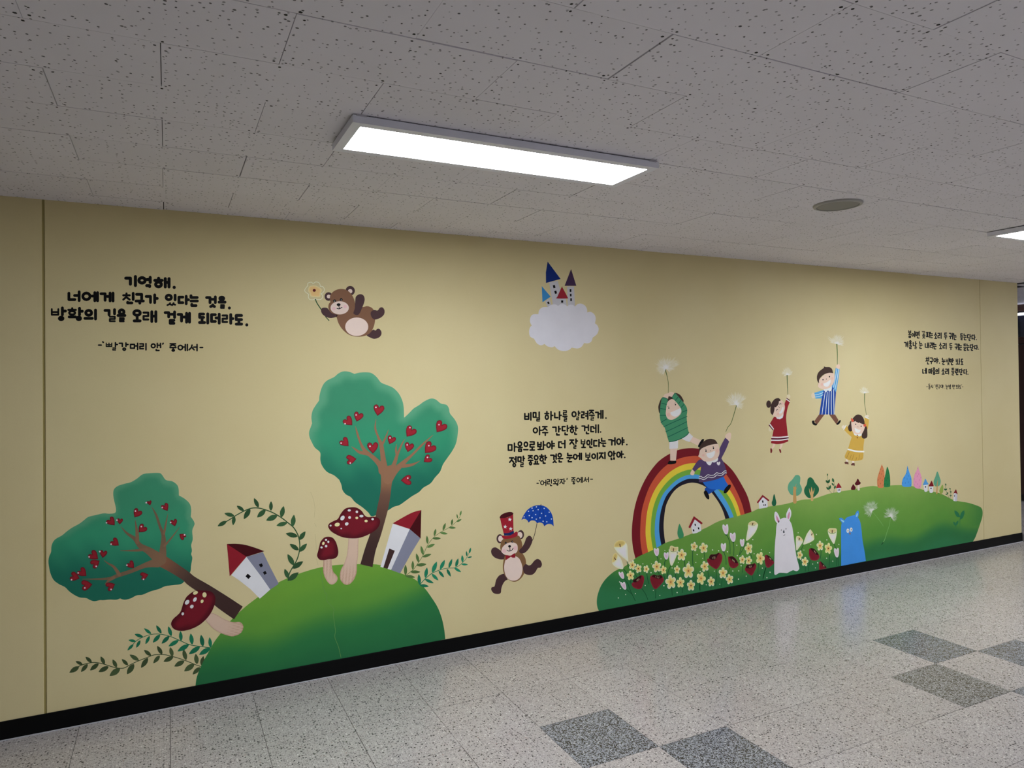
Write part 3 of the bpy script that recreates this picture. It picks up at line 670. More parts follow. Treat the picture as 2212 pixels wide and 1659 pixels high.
# ---------------------------------------------------------------- two crooked houses
HW, HG, RR, RD, BK = (214, 214, 226), (126, 128, 152), (136, 28, 42), (66, 10, 18), (10, 8, 12)
V(460, 1060, 6.9125)
thing('painted_house', 'painted white house with red roof leaning left on the hill slope', 'painted house', 740, 1580, 6)
w1 = shape('front_wall', '500,988* 275,1260* 400,1345* 560,1470* 690,1600 710,1602 855,1475* 720,1280*', HW)
w2 = shape('side_wall', '500,988* 745,915* 860,1150* 980,1380* 968,1400* 855,1475* 720,1280*', HG)
shape('roof', '208,795* 500,985* 250,1278* 232,1050*', RR, 1)
shape('roof_side', '208,795* 350,792 490,810 640,855 768,903* 500,985*', RD, 1)
shape('window', '520,1238* 568,1278* 530,1318* 485,1278*', BK, 2, w1)
shape('window', '728,1083* 748,1125* 712,1143* 685,1103*', BK, 2, w2); shape('window', '782,1195* 805,1235* 768,1257* 745,1218*', BK, 2, w2)
V(670, 1030, 6.381)
thing('painted_house', 'painted tall white house with red roof and dark door leaning right on the hilltop', 'painted house', 1110, 1280, 6)
w1 = shape('front_wall', '1138,645* 1372,720* 1115,1283* 968,1240*', HW)
shape('side_wall', '1372,720* 1518,848* 1400,1040* 1240,1330* 1115,1283*', HG)
shape('roof', '1138,640* 1330,530 1440,480 1532,458* 1372,720*', RR, 1); shape('roof_side', '1532,458* 1372,720* 1522,850*', RD, 1)
shape('front_door', '1090,988* 1166,1018* 1066,1268* 1008,1252*', (62, 42, 42), 2, w1)
# ---------------------------------------------------------------- leafy vines
V(460, 1060, 6.9125)
vine('painted arching dark green vine curling over the left crooked house', '130,500 250,430 350,365 470,300 570,262 680,258 800,290 900,330 1020,400 1110,470 1200,545 1260,640 1285,720 1297,830 1280,950 1240,1060 1180,1160 1140,1240 1122,1340', (14, 16),
     '205,455 70,530;318,375 172,338;320,380 300,515;462,298 357,225;555,270 462,423;680,248 615,112;785,285 660,398;865,298 868,158;960,372 795,442;1020,398 1055,230;1110,478 948,520;1188,535 1210,360;1265,680 1088,638;1288,735 1380,608;1280,885 1148,795;1290,910 1402,790;1208,1112 1115,948;1190,1160 1345,1055;1128,1310 1070,1168;1125,1340 1278,1220', (50, 84, 54), .42, 1122, 1340, 6)
V(140, 1330, 6.506)
vine('painted teal vine, upper of the two at lower left, growing from the hill edge', '885,485 960,400 1010,350 1100,300 1220,262 1350,260 1480,290 1620,350 1750,405 1900,432 2045,450', (8, 10),
     '965,402 882,485;1000,360 895,342;1060,345 1005,450;1100,298 982,260;1192,285 1135,400;1215,255 1115,178;1340,265 1238,378;1358,248 1285,135;1470,285 1362,392;1498,285 1455,150;1600,345 1458,430;1635,355 1625,215;1745,405 1585,500;1790,405 1770,250;1900,435 1745,538;1942,432 1915,268;2045,455 1888,548;2050,450 2035,303', (28, 108, 80), .36, 2040, 450, 3)
vine('painted dark olive vine, lower of the two at lower left, near the skirting', '70,795 200,710 300,675 400,657 520,672 640,710 740,735 830,735 900,700 1000,650 1150,590 1260,550 1400,548 1540,580 1700,632 1830,685 1905,712', (12, 10),
     '200,715 68,798;250,685 152,640;322,680 228,790;378,655 292,578;475,672 355,768;560,678 505,573;615,715 475,790;730,725 673,615;778,740 630,845;888,695 802,610;972,680 875,822;1040,628 912,548;1168,595 1072,732;1212,562 1115,482;1335,560 1245,668;1368,542 1300,425;1525,578 1388,645;1515,572 1480,443;1680,635 1540,712;1705,622 1665,470;1820,680 1678,780;1858,680 1840,535;1900,725 1797,825;1920,700 1948,568', (66, 82, 54), .42, 1900, 720, 2)
V(850, 1080, 8.295)
vine('painted olive green vine, upper of the two right of the tall white house', '215,1355 350,1250 440,1130 530,990 600,830 700,690 840,580 1000,490 1130,385 1195,290', (10, 6),
     '215,1350 215,1160;215,1360 388,1385;345,1250 345,1088;302,1285 480,1290;450,1115 408,958;415,1170 590,1150;530,985 492,822;520,1020 678,968;610,785 597,640;600,850 740,790;730,645 757,515;700,688 848,688;885,545 932,412;835,585 970,608;1040,450 1055,340;988,492 1118,500;1150,330 1132,250;1130,390 1218,345;1190,285 1215,190', (84, 116, 66), .33, 215, 1355, 6)
vine('painted teal vine, lower of the two right of the tall white house', '470,1520 560,1420 680,1320 840,1250 980,1220 1110,1210 1230,1130 1320,1020 1385,860', (14, 6),
     '468,1520 452,1328;470,1525 632,1548;570,1395 600,1210;562,1420 718,1490;695,1300 775,1105;685,1325 803,1440;835,1245 918,1075;810,1270 905,1388;990,1215 1050,1055;955,1235 1025,1372;1115,1200 1158,1048;1088,1215 1210,1292;1238,1118 1230,988;1215,1150 1332,1158;1315,1010 1305,915;1325,1035 1408,1015;1355,955 1385,855', (32, 118, 90), .33, 470, 1520, 6)
# ---------------------------------------------------------------- teddy bears
BB, BD, BP, PK = (122, 86, 66), (70, 47, 52), (224, 200, 196), (232, 168, 184)
V(640, 590, 10.533)
thing('painted_bear', 'painted brown teddy bear floating on its back with a flower, upper left', 'painted bear', 1370, 1440, 2)
shape('arm', '565,830 590,795 650,785 710,800 760,860 830,910 930,950 930,985 860,1010 780,1022 690,1000 610,950 570,890', BD, 2)
shape('leg', '1600,1410 1680,1350 1750,1285 1800,1305 1840,1270 1890,1270 1935,1330 1930,1410 1870,1470 1770,1495 1680,1465', BD, 1)
bd = shape('body', '930,940 1200,850 1340,790 1520,770 1620,752 1720,790 1770,860 1795,960 1790,1100 1750,1250 1680,1360 1580,1420 1440,1445 1300,1435 1180,1390 1060,1290 970,1160 930,1040', BB, 2)
oval('belly', 1375, 1220, 262, 210, BP, 3, parent=bd, n=36)
for a in ((735, 532, 92, 98, 738, 532, 44, 42), (1226, 402, 106, 110, 1226, 412, 50, 50)):
    e = oval('ear', *a[:4], BD, 2, n=28); oval('inner_ear', *a[4:], BP, 3, parent=e)
hd = shape('head', '765,600 770,520 830,430 930,375 1040,360 1140,385 1230,450 1300,560 1335,680 1345,800 1290,890 1150,945 1000,958 860,930 770,880 730,790 740,700 775,660', BB, 4)
mz = oval('muzzle', 987, 790, 208, 150, BP, 5, parent=hd, n=36)
oval('cheek', 855, 810, 42, 40, (226, 182, 190), 6, parent=hd); oval('cheek', 1112, 762, 42, 40, (226, 182, 190), 6, parent=hd)
for x, y in ((870, 630), (1022, 603)):
    oval('eye', x, y, 32, 32, BK, 6, parent=hd); oval('eye_glint', x, y+8, 9, 10, (190, 190, 200), 7, parent=hd)
oval('nose', 963, 718, 45, 33, BK, 6, parent=hd); strokes('mouth', [('965,745 980,800', 16), ('925,802 980,812 1040,778', 18)], BK, 6, parent=hd)
shape('arm', '1300,900 1330,800 1340,640 1360,530 1440,480 1520,500 1555,580 1540,680 1480,830 1430,930 1370,955 1310,930', BD, 5)
shape('leg', '1690,920 1720,860 1780,840 1850,850 1900,790 1960,780 2005,840 2000,930 1940,1000 1850,1045 1780,1055 1720,1010', BD, 4)
thing('painted_flower', 'painted pale flower with orange middle and green stem held by the floating bear', 'painted flower', 430, 590, 3)
strokes('stem', [('432,585 470,680 565,825', 22)], (38, 76, 42), 0); strokes('stem', [('665,992 745,1078', 20)], (38, 76, 42), 0)
strokes('petal_outline', [('300,212 345,207 380,240* 440,202 500,210 535,250 545,300* 600,305 640,370 620,430 570,470* 600,530 570,590 500,602 430,580* 380,605 310,600 275,550 280,480* 210,430 192,385 230,320 260,290* 258,245 275,222 300,212', 13)], (222, 220, 206), 0)
def ff(x, y, d): return smix((216, 206, 160), (226, 184, 128), d/4.5)
shape('flower_middle', '300,300 420,280 520,320 580,380 555,470 540,540 430,548 330,530 300,450 270,400', None, 0, grid=2.5, cf=ff)
oval('flower_eye', 409, 393, 36, 33, (92, 14, 26), 2)
V(1040, 1080, 7.541)
thing('painted_bear', 'painted brown teddy bear in a starred red top hat striding right, lower centre', 'painted bear', 260, 1530, 2)
shape('leg', '365,1200* 290,1230 240,1300 215,1400 195,1415 165,1425 160,1465 195,1515 250,1532 300,1525 318,1500 325,1440 350,1370 390,1315 430,1300*', BD, 0)
for a in ((300, 632, 54, 74, 310, 632, 38, 50), (640, 565, 54, 74, 625, 572, 42, 52)):
    e = oval('ear', *a[:4], BD, 0, n=28); oval('inner_ear', *a[4:], BP, 1, parent=e)
BB2 = (124, 90, 62)
shape('arm', '392,905* 350,865 320,830 280,800 230,772 180,785 157,830 170,890 220,940 290,965 350,968 400,955*', BD, 0)
bd = shape('body', '400,850 520,850 640,850 700,920 725,1000 720,1120 690,1210 630,1290 550,1332 470,1315 400,1260 360,1180 348,1080 360,980 380,910', BB2, 1)
shape('belly', '395,975 450,930 540,915 610,950 650,1030 668,1120 650,1220 600,1290 520,1315 440,1290 390,1220 370,1120 375,1040', BP, 2, bd)
hd = shape('head', '305,780 312,720 330,660 400,620 500,595 600,580 640,640 665,730 660,830 620,880 560,900 480,915 400,900 330,850', BB2, 3)
shape('muzzle', '325,820 350,760 420,705 500,690 570,715 590,770 580,840 520,890 450,905 370,885 330,850', BP, 4, hd)
oval('cheek', 368, 832, 34, 32, (226, 182, 190), 5, parent=hd); oval('cheek', 552, 782, 34, 34, (226, 182, 190), 5, parent=hd)
for x, y in ((395, 700), (500, 678)): oval('eye', x, y, 15, 19, BK, 5, parent=hd); oval('eye_glint', x+1, y+3, 5, 6, (150, 150, 165), 6, parent=hd)
oval('nose', 457, 755, 24, 20, BK, 6, parent=hd); strokes('mouth', [('460,770 465,825', 11), ('415,815 445,832 490,820 515,785', 11)], BK, 6, parent=hd)
shape('arm', '615,820 660,770 700,700 730,620 775,582 815,605 828,650 820,700 780,780 730,840 680,870 630,862', BD, 5)
shape('leg', '680,1090 720,1045 770,1065 810,1050 860,990 910,960 960,985 985,1050 960,1100 915,1110 880,1170 830,1215 760,1220 700,1195 680,1140', BD, 4)
ht = shape('hat', '300,285* 400,290 480,255 515,212* 518,360* 522,520* 365,560* 330,420*', (150, 30, 46), 5)
shape('hat_top', '297,290 310,255 350,225 420,200 480,195 518,215 505,240 460,265 400,288 340,295', (66, 14, 24), 6, ht)
shape('hat_brim', '332,600 345,578 400,585 480,572 540,530 570,515 588,530 585,580 530,610 450,630 370,632', (150, 30, 46), 6, ht)
shape('hat_band', '365,540* 440,535 525,500* 528,545* 480,570 440,578 370,580*', (24, 40, 92), 7, ht)
for x, y in ((460, 318), (385, 435), (475, 468)):
    P = [g(x+(35 if k % 2 == 0 else 15)*math.cos(k*math.pi/5-1.5), y+(35 if k % 2 == 0 else 15)*math.sin(k*math.pi/5-1.5)) for k in range(10)]
    shape('star', None, (220, 218, 226), 8, ht, pts=P)
shape('bow_tie', '388,900* 430,900 470,915* 500,890 535,868 545,870* 552,938* 510,940 478,925* 440,950 400,978*', (136, 24, 40), 6)
thing('painted_umbrella', 'painted blue umbrella with white dots held by the striding bear', 'painted umbrella', 820, 665, 8)
strokes('shaft', [('905,375 870,540 840,635 820,665', 9)], (40, 26, 34), 0)
cn = shape('canopy', '648,328* 690,240 760,150 860,95 965,85 1060,120 1130,200 1165,300 1175,432* 1140,395 1080,390 1022,428* 1000,385 950,365 905,378* 870,340 810,335 768,368* 740,325 690,305', (18, 66, 168), 1)
strokes('rib', [('965,85 860,170 800,270 768,368', 4), ('965,85 945,230 905,378', 4), ('965,85 1010,200 1022,428', 4), ('965,100 967,72', 10)], (14, 24, 78), 2, cn)
o = strokes('dots', [[(x, y, 19), (x+1, y, 19)] for x, y in ((822, 132), (893, 112), (1020, 138), (922, 157), (839, 175), (764, 184), (1101, 199), (977, 217), (881, 238), (1042, 260), (777, 253), (693, 275), (822, 288), (951, 291), (891, 311), (1138, 309), (1002, 346), (1062, 355))], (206, 216, 240), 2, cn, sm=False)
o['kind'] = 'stuff'
# ---------------------------------------------------------------- castle on a cloud
V(1130, 560, 8.093)
TW = (188, 186, 200)
thing('painted_castle', 'painted small grey castle with blue, purple and red roofs standing on the cloud', 'painted castle', 650, 800, 2)
for s, roof, rc, wins, k in (('455,405* 605,375* 650,540* 650,850* 530,850*', '428,40* 655,345* 400,415* 397,235*', (16, 42, 116), ((542, 478, 19, 26, -15), (568, 577, 19, 26, -15)), 0),
                          ('385,740* 460,690* 510,860* 440,860*', '325,470* 482,655* 338,752*', (58, 132, 196), ((441, 762, 16, 20, -25),), 2),
                          ('768,475* 890,475* 908,850* 780,850*', '838,172* 930,465* 725,465*', (64, 44, 78), ((828, 548, 15, 24, 0), (832, 626, 14, 23, 0), (838, 707, 14, 25, 0)), 0),
                          ('600,680* 745,680* 768,850* 560,850*', '675,485 690,500 775,660 775,685 585,685 600,650', (146, 36, 52), ((682, 740, 19, 20, 0),), 2)):
    tw = shape('tower', s, TW, k); shape('roof', roof, rc, k+1, tw)
    for x, y, a, b, r in wins:
        P = ell(x, y, a*1.35, b*1.35, 0, 4); c_, s_ = math.cos(math.radians(r)), math.sin(math.radians(r))
        P = [g(x+u*c_-v*s_, y+u*s_+v*c_) for u, v in ((-a, -b), (a, -b), (a, b), (-a, b))]; shape('window', None, BK, k+1, tw, pts=P)
thing('painted_cloud', 'painted pale lilac scalloped cloud under the small castle', 'painted cloud', 700, 1600, 7)
shape('cloud_shape', '435,835* 470,805 520,790 570,792 610,815* 660,785 720,790 770,820* 820,795 870,800 905,828* 950,785 1010,775 1080,810 1115,870 1120,930* 1180,920 1240,960 1268,1030 1255,1120* 1300,1160 1320,1230 1290,1310 1215,1370* 1190,1440 1130,1470 1065,1465* 1020,1530 950,1560 850,1545* 790,1590 700,1605 610,1580 550,1520* 500,1540 420,1520 375,1480* 310,1505 240,1470 190,1390* 120,1350 103,1260 120,1190 150,1160* 120,1100 125,1020 170,965 265,960* 280,890 340,840', (212, 210, 226))
# ---------------------------------------------------------------- rainbow
V(1350, 930, 5.53)
thing('painted_rainbow', 'painted six-band rainbow arch rising from the meadow hill', 'painted rainbow', 280, 1450, 1)
RB = ['130,1560 122,1518 95,1400 82,1250 90,1080 125,880 190,690 280,520 400,370 530,280 650,228 780,210 900,222 1030,268 1150,350 1280,470 1390,640 1470,800 1512,970 1518,1010',
      '222,1530 210,1480 188,1350 182,1200 195,1000 225,860 290,680 390,520 510,405 650,335 790,305 890,308 1010,350 1130,440 1230,550 1330,720 1395,870 1428,992 1434,1030',
      '288,1490 275,1440 255,1330 246,1200 258,1020 290,870 350,720 440,590 550,485 680,415 800,390 900,400 1000,440 1100,520 1190,620 1290,770 1350,900 1380,1010 1388,1050',
      '348,1460 335,1415 318,1320 308,1200 318,1030 350,880 410,740 490,630 590,540 700,485 800,465 890,472 985,510 1080,580 1170,690 1260,820 1310,930 1340,1025 1348,1060',
      '390,1440 378,1400 362,1300 355,1200 365,1050 395,910 450,770 530,670 620,590 720,540 810,525 890,532 980,570 1060,640 1140,740 1220,860 1270,960 1300,1040 1308,1080',
      '447,1410 435,1370 418,1280 408,1180 415,1050 440,920 490,790 560,700 640,630 740,582 820,575 890,582 970,620 1030,680 1100,780 1180,900 1225,985 1250,1052 1258,1090',
      '494,1385 482,1345 470,1260 462,1150 468,1040 490,900 540,790 600,710 680,655 780,625 860,630 930,655 1000,700 1050,760 1120,860 1170,960 1200,1058 1208,1095']
RC = [(112, 22, 34), (196, 84, 58), (222, 198, 66), (112, 166, 66), (78, 156, 222), (28, 24, 40)]
rb = [smooth(parse(s), closed=False) for s in RB]
for k in range(6): shape('rainbow_band', None, RC[k], 0, pts=rb[k]+rb[k+1][::-1])
# ---------------------------------------------------------------- hilltop village
V(1440, 1100, 8.296)
G1, G2 = (60, 136, 96), (30, 96, 68)
thing('painted_cypress', 'painted pointed mid green cypress inside the rainbow arch', 'painted tree', 235, 520, 5)
shape('crown', '228,255* 262,320 295,410 305,460 295,505 240,525 210,500 195,450 195,400 208,320', G1)
def small_house(label, ax, ay, wall, roofs, wins, rc=RR, rw=30):
    thing('painted_house', label, 'painted house', ax, ay, 6)
    w_ = shape('house_wall', wall, HW)
    if ',' in roofs and rw: strokes('roof', [(roofs, rw)], rc, 1, sm=False)
    else: shape('roof', roofs, rc, 1)
    for x, y, a, b in wins: shape('window', None, BK, 1, w_, pts=[g(x+u*a+v*3, y+v*b) for u, v in ((-1, -1), (1, -1), (1, 1), (-1, 1))])
small_house('painted little white house with red roof under the rainbow arch', 530, 430, '500,180* 435,290* 465,440* 540,425* 620,385* 605,260*', '412,318* 495,152* 622,250*', ((511, 278, 12, 18), (482, 378, 12, 18), (571, 342, 12, 18)), RR, 38)
V(1620, 1000, 13.825)
small_house('painted little white house with red roof at the right foot of the rainbow', 400, 1340, '380,1010* 255,1170* 275,1370* 510,1330* 530,1300* 520,1120*', '232,1175* 380,985* 548,1115*', ((380, 1153, 20, 33), (413, 1260, 12, 24), (460, 1256, 13, 26)), RR, 48)
thing('painted_cypress', 'painted dark green cypress right of the rainbow foot house', 'painted tree', 715, 1290, 6)
shape('crown', '722,930 745,985 765,1080 785,1160 780,1230 745,1285 690,1285 655,1235 652,1170 680,1090 695,990', G2)
thing('painted_tree', 'painted pale teal pear-shaped tree with tan trunk on the hill crest', 'painted tree', 1340, 1160, 6)
shape('crown', '1400,358 1460,370 1500,430 1500,520 1490,620 1530,700 1552,790 1530,880 1470,950 1400,980 1300,965 1230,950 1170,880 1130,780 1135,680 1170,590 1250,510 1310,430 1350,375', (94, 158, 132))
strokes('trunk', [('1338,1165 1335,1000 1330,850 1340,740', (105, 90, 85, 70)), ('1350,720 1385,620', (18, 4)), ('1300,740 1290,690', (18, 4)), ('1380,780 1410,700', (16, 4))], (186, 146, 92), 1)
thing('painted_tree', 'painted dark green pear-shaped tree with three-pronged tan trunk on the hill crest', 'painted tree', 1850, 1100, 6)
shape('crown', '1790,428 1850,450 1900,510 1940,590 1990,650 2045,720 2060,800 2040,880 1980,960 1900,1030 1830,1055 1750,1045 1680,990 1630,910 1615,820 1640,730 1690,650 1710,560 1725,480', (32, 98, 66))
strokes('trunk', [('1852,1100 1850,1000 1848,900 1845,870', (80, 76, 72, 60)), ('1845,880 1840,800 1832,715', (60, 40, 5)), ('1815,950 1785,860 1765,765', (40, 24, 5)), ('1875,920 1905,840 1918,748', (40, 24, 5))], (196, 160, 108), 1)
V(1760, 990, 9.217)
VG = (38, 92, 56)
thing('painted_sprig', 'painted pair of thin leafy green sprigs on the crest beside the red-hatted hut', 'painted plant', 350, 690, 6)
strokes('stem', [('253,310 255,450 268,560 290,640 335,692', 5), ('355,400 385,480 390,580 375,685', 5)], VG, 0)
for s in ('250,350 252,303', '258,495 222,432', '260,498 297,418', '275,625 230,572', '285,620 315,535', '372,475 352,392', '378,545 338,492', '388,608 415,540'): leaf(s, .5, VG, 1)
thing('painted_hut', 'painted tiny round white hut with red cone roof on the hill crest', 'painted house', 478, 680, 6)
shape('hut_wall', '440,590* 518,590* 515,670* 480,685 448,672*', HW); shape('roof', '470,490 500,530 532,580 480,588 425,590 440,540', (146, 30, 42), 1)
strokes('window', [('463,618 463,648', 12), ('495,614 495,644', 12)], BK, 1)
thing('painted_toadstool', 'painted tiny dark red toadstool, left and lower one of the pair on the hill crest', 'painted mushroom', 765, 625, 6)
shape('cap', '765,515 790,545 812,585 800,622 765,628 725,622 722,590 745,545', (84, 16, 28))
thing('painted_toadstool', 'painted tiny red toadstool with pale stem, taller of the pair on the crest', 'painted mushroom', 870, 640, 6)
strokes('stem', [('868,530 872,620', (36, 44))], (220, 205, 196), 0)
shape('cap', '855,405 875,430 890,460 913,485 900,515 850,538 810,530 797,500 825,460 838,425', (84, 16, 28), 1)
def hatch(pts, col, ln=24, wd=7, lv=1): strokes('hatch_mark', [[(x, y, wd), (x-3, y+ln, wd)] for x, y in pts], col, lv, sm=False)['kind'] = 'stuff'
thing('painted_cypress', 'painted orange teardrop cypress with dark flecks on the hill crest', 'painted tree', 1305, 585, 6)
shape('crown', '1332,120* 1365,190 1385,270 1388,400 1370,500 1365,580 1300,588 1255,575 1242,500 1245,400 1275,290 1310,180', (200, 122, 82))
hatch([(1340, 155), (1315, 205), (1355, 240), (1285, 290), (1328, 300), (1370, 345), (1302, 385), (1262, 415), (1345, 430), (1312, 490), (1262, 535), (1360, 520)], (130, 76, 56))
thing('painted_cypress', 'painted dark green teardrop cypress with flecks beside the orange one', 'painted tree', 1440, 570, 7)
shape('crown', '1442,168 1465,215 1490,320 1500,420 1500,540 1480,568 1400,575 1375,550 1378,440 1400,340 1425,220', (36, 118, 70))
hatch([(1440, 200), (1465, 285), (1415, 320), (1455, 380), (1388, 385), (1420, 430), (1390, 500), (1448, 510), (1485, 430)], (20, 70, 46))
thing('painted_cypress', 'painted bright blue teardrop cypress with flecks on the hill crest', 'painted tree', 1830, 565, 6)
shape('crown', '1845,150 1862,210 1890,300 1920,380 1927,460 1922,550 1880,568 1780,568 1740,545 1733,490 1755,400 1810,310 1832,220', (72, 148, 224))
hatch([(1848, 185), (1830, 290), (1862, 340), (1785, 375), (1838, 400), (1900, 400), (1745, 480), (1800, 480), (1862, 465), (1905, 520)], (40, 92, 170))
thing('painted_cypress', 'painted pink teardrop cypress with flecks beside the blue one', 'painted tree', 2060, 600, 6)
shape('crown', '2052,155 2075,230 2110,320 2130,420 2122,520 2095,595 2040,602 1985,570 1962,500 1968,400 1995,300 2035,220', (218, 148, 184))
hatch([(2050, 190), (2015, 290), (2070, 300), (2040, 345), (2112, 370), (1980, 400), (2080, 420), (2012, 460), (2045, 500), (1980, 520), (2085, 550)], (186, 104, 148))
V(1930, 990, 8.295)
for lab, w_, rf, win, rc in (('painted tiny white tower with blue cone roof right of the pink cypress', '535,475* 612,470* 610,590* 575,602 552,590*', '570,365 600,420 625,462 575,475 527,478 548,420', (572, 512), (82, 148, 214)),
                          ('painted tiny white tower with dark red cone roof beside the blue-roofed one', '635,505* 712,505* 708,608* 675,622 645,612*', '680,402 700,440 717,495 675,502 630,498 655,450', (671, 538), (120, 18, 30))):
    thing('painted_tower', lab, 'painted house', win[0], win[1]+80, 7); shape('tower_wall', w_, HW); shape('roof', rf, rc, 1); oval('window', *win, 12, 14, BK, 1)
thing('painted_tower', 'painted tiny white tower with red roof, rightmost on the hill', 'painted house', 1105, 765, 6)
shape('tower_wall', '1078,632* 1105,622* 1105,770* 1072,762*', HW); shape('side_wall', '1105,622* 1145,640* 1138,768* 1105,770*', (190, 188, 204)); shape('roof', '1118,555 1135,600 1150,645* 1110,622 1072,630* 1095,590', (120, 18, 30), 1)
shape('window', '1088,655* 1098,655* 1096,690* 1086,690*', BK, 1)
thing('painted_tree', 'painted pale teal slim tree with thin brown trunk near the right towers', 'painted tree', 775, 625, 6)
shape('crown', '787,238 805,270 830,350 845,400 835,470 800,502 750,500 722,460 722,400 750,330 770,260', (94, 158, 132)); strokes('trunk', [('775,630 780,520 783,450 795,395', (22, 16, 12, 5))], (190, 140, 84), 1)
thing('painted_tree', 'painted small lime green tree right of the slim teal one', 'painted tree', 845, 640, 6)
shape('crown', '875,472 890,500 892,570 878,620 845,638 822,600 825,560 850,510', (140, 164, 76)); strokes('trunk', [('848,650 850,600', (10, 8))], (170, 130, 80), 0)
thing('painted_sprig', 'painted pair of thin leafy sprigs left of the rightmost tower', 'painted plant', 1000, 715, 6)
strokes('stem', [('938,470 935,560 965,640 995,712', 5), ('1008,540 1025,600 1025,660 1012,712', 5)], VG, 0)
for s in ('938,490 932,450', '935,575 908,542', '940,572 955,540', '962,650 928,640', '965,645 972,605', '1018,560 1005,528', '1025,612 1010,590', '1027,612 1042,592', '1022,680 1008,655', '1025,680 1042,660'): leaf(s, .6, VG, 1)
# ---------------------------------------------------------------- children with dandelions
SK, SKC, MW = (220, 194, 182), (220, 180, 171), (222, 220, 228)
HRB = (64, 46, 42)
def cheeks(par, *q):
    for x, y, r in q: oval('cheek', x, y, r, r, SKC, 5, parent=par)
V(1400, 750, 8.295)
thing('painted_child', 'painted child in green striped sweater and white shorts standing on the rainbow, arms raised', 'painted child', 380, 1700, 3)
T12, T11 = (1400, 750, 8.295), (1350, 930, 5.53)
hr_ = shape('hair', '185,1110 190,1030 250,905 350,930 365,870 420,885 480,820 560,845 610,905 630,985 500,1050 300,1190 210,1190', HRB, 0)
fc = shape('face', '405,935 340,1000 318,1150 315,1230 350,1290 400,1305 470,1295 550,1250 598,1180 595,1110 540,1020 470,945', SK, 1)
shape('mouth', '395,1170* 450,1148 520,1118 580,1088* 592,1130 570,1190 520,1235 460,1240 410,1210', MW, 2, fc)
for x, y in ((370, 1090), (490, 1030)): oval('eye', x, y, 11, 12, BK, 2, parent=fc)
strokes('eyebrow', [('348,1068 360,1058 372,1062', 5), ('472,1008 482,998 492,1000', 5)], BK, 2, parent=fc); oval('cheek', 365, 1210, 32, 34, SKC, 2, parent=fc)
shape('hands', '270,890 300,840 355,825 400,800 460,815 450,870 420,892* 370,875* 345,925* 300,905', SK, 3)
sw = shape('sweater', '250,903 300,902 350,928* 350,960 330,1040 315,1150 320,1220 350,1280 400,1300 460,1290 540,1240 590,1180 590,1110 540,1030 480,960 425,905* 450,855 485,822 530,870 580,930 640,1000 690,1080 700,1150 690,1230 695,1330 710,1450 730,1530* 690,1580 600,1640 480,1685 375,1702* 350,1630 320,1520 290,1430 240,1370 215,1290 208,1200 215,1080 230,980', (66, 138, 104), 4)
strokes('stripe', [('245,1005 330,1025', 13), ('222,1100 315,1112', 13), ('212,1220 315,1220', 13), ('230,1350 280,1315 335,1285', 13), ('280,1425 440,1350 695,1240', 13), ('315,1515 500,1430 690,1335', 13), ('350,1610 500,1540 705,1440', 13), ('605,1165 695,1128', 13), ('485,955 535,895', 13), ('540,1020 585,955', 13), ('590,1080 640,1025', 13), ('375,1695 480,1678 600,1632 690,1575 728,1528', 14), ('250,908 300,906 345,928', 12), ('428,905 450,858 484,826', 10)], (28, 96, 80), 5, parent=sw)
V(*T11)
shape('shorts', '530,128* 635,110* 632,213* 528,220*', (214, 212, 222), 3); shape('shorts', '680,98* 765,28* 812,70* 770,138* 720,120', (214, 212, 222), 3)
shape('leg', '538,218* 622,212* 608,362* 540,358*', SK, 2); shape('leg', '805,72* 925,125* 885,188* 775,132*', SK, 2)
shape('shoe', '512,388 530,362 560,368 608,360 607,390 560,402 515,402', BK, 3); shape('shoe', '900,130 925,102 942,104 938,130 905,185 882,200 873,180', BK, 3)
DG = (74, 96, 48)
def dandelion(label, ax, ay, stem, sw, cx, cy, spikes, seed, w_=1.0, lv=2, sc=DG, bg=(204, 193, 156)):
    thing('painted_dandelion', label, 'painted flower', ax, ay, lv)
    strokes('stem', [(stem, sw)], sc, 0); fluff('fluff', cx, cy, spikes, None, 1, w_, seed, bg)
V(*T12)
dandelion('painted white dandelion clock held up by the child in the green sweater', 360, 830, '312,385 318,440 345,540 360,640 362,740 358,828', (14, 16, 10, 10, 8, 7), 318, 372, [(150, 370, 190, 300), (-50, -10, 270, 90), (110, 180, 165, 80), (10, 50, 120, 30), (200, 340, 230, 80)], 1)
V(1480, 830, 6.379)
thing('painted_child', 'painted child in purple sweater and blue trousers sliding down the rainbow', 'painted child', 380, 1500, 8)
shape('trouser_leg', '300,1420 420,1445 380,1480 330,1510 290,1500 270,1450', (22, 74, 168), 0)
shape('trousers', '235,1340* 530,1275* 560,1340 590,1400 545,1470 470,1450 400,1450 340,1440 280,1400', (34, 104, 204), 1)
shape('shoe', '530,1490 545,1440 600,1385 628,1390 620,1430 570,1495 540,1502', BK, 2); shape('shoe', '258,1480 290,1465 325,1530 330,1575 315,1585 285,1560 260,1510', BK, 2)
shape('hand', '552,745* 556,700 600,668 632,680 628,740 608,795*', SK, 2); shape('hand', '70,1225 95,1170* 130,1205* 118,1250 80,1250', SK, 2)
sw = shape('sweater', '195,1040 230,1040 290,1065 330,1080 400,1060 450,1000 470,900 500,830 550,737* 580,760 605,790* 560,900 498,1020* 530,1080 555,1150 568,1220 535,1270* 400,1320 240,1350 185,1345* 205,1230 218,1135* 180,1160 130,1205* 95,1170* 150,1085', (80, 62, 104), 3)
strokes('zigzag', [('190,1278 215,1268 245,1288 275,1275 310,1248 350,1255 395,1250 430,1220 465,1228 505,1225 540,1195 565,1195', 9), ('188,1302 215,1298 245,1314 275,1305 315,1278 355,1285 400,1278 435,1250 470,1256 510,1250 540,1222 568,1222', 9)], MW, 4, parent=sw)
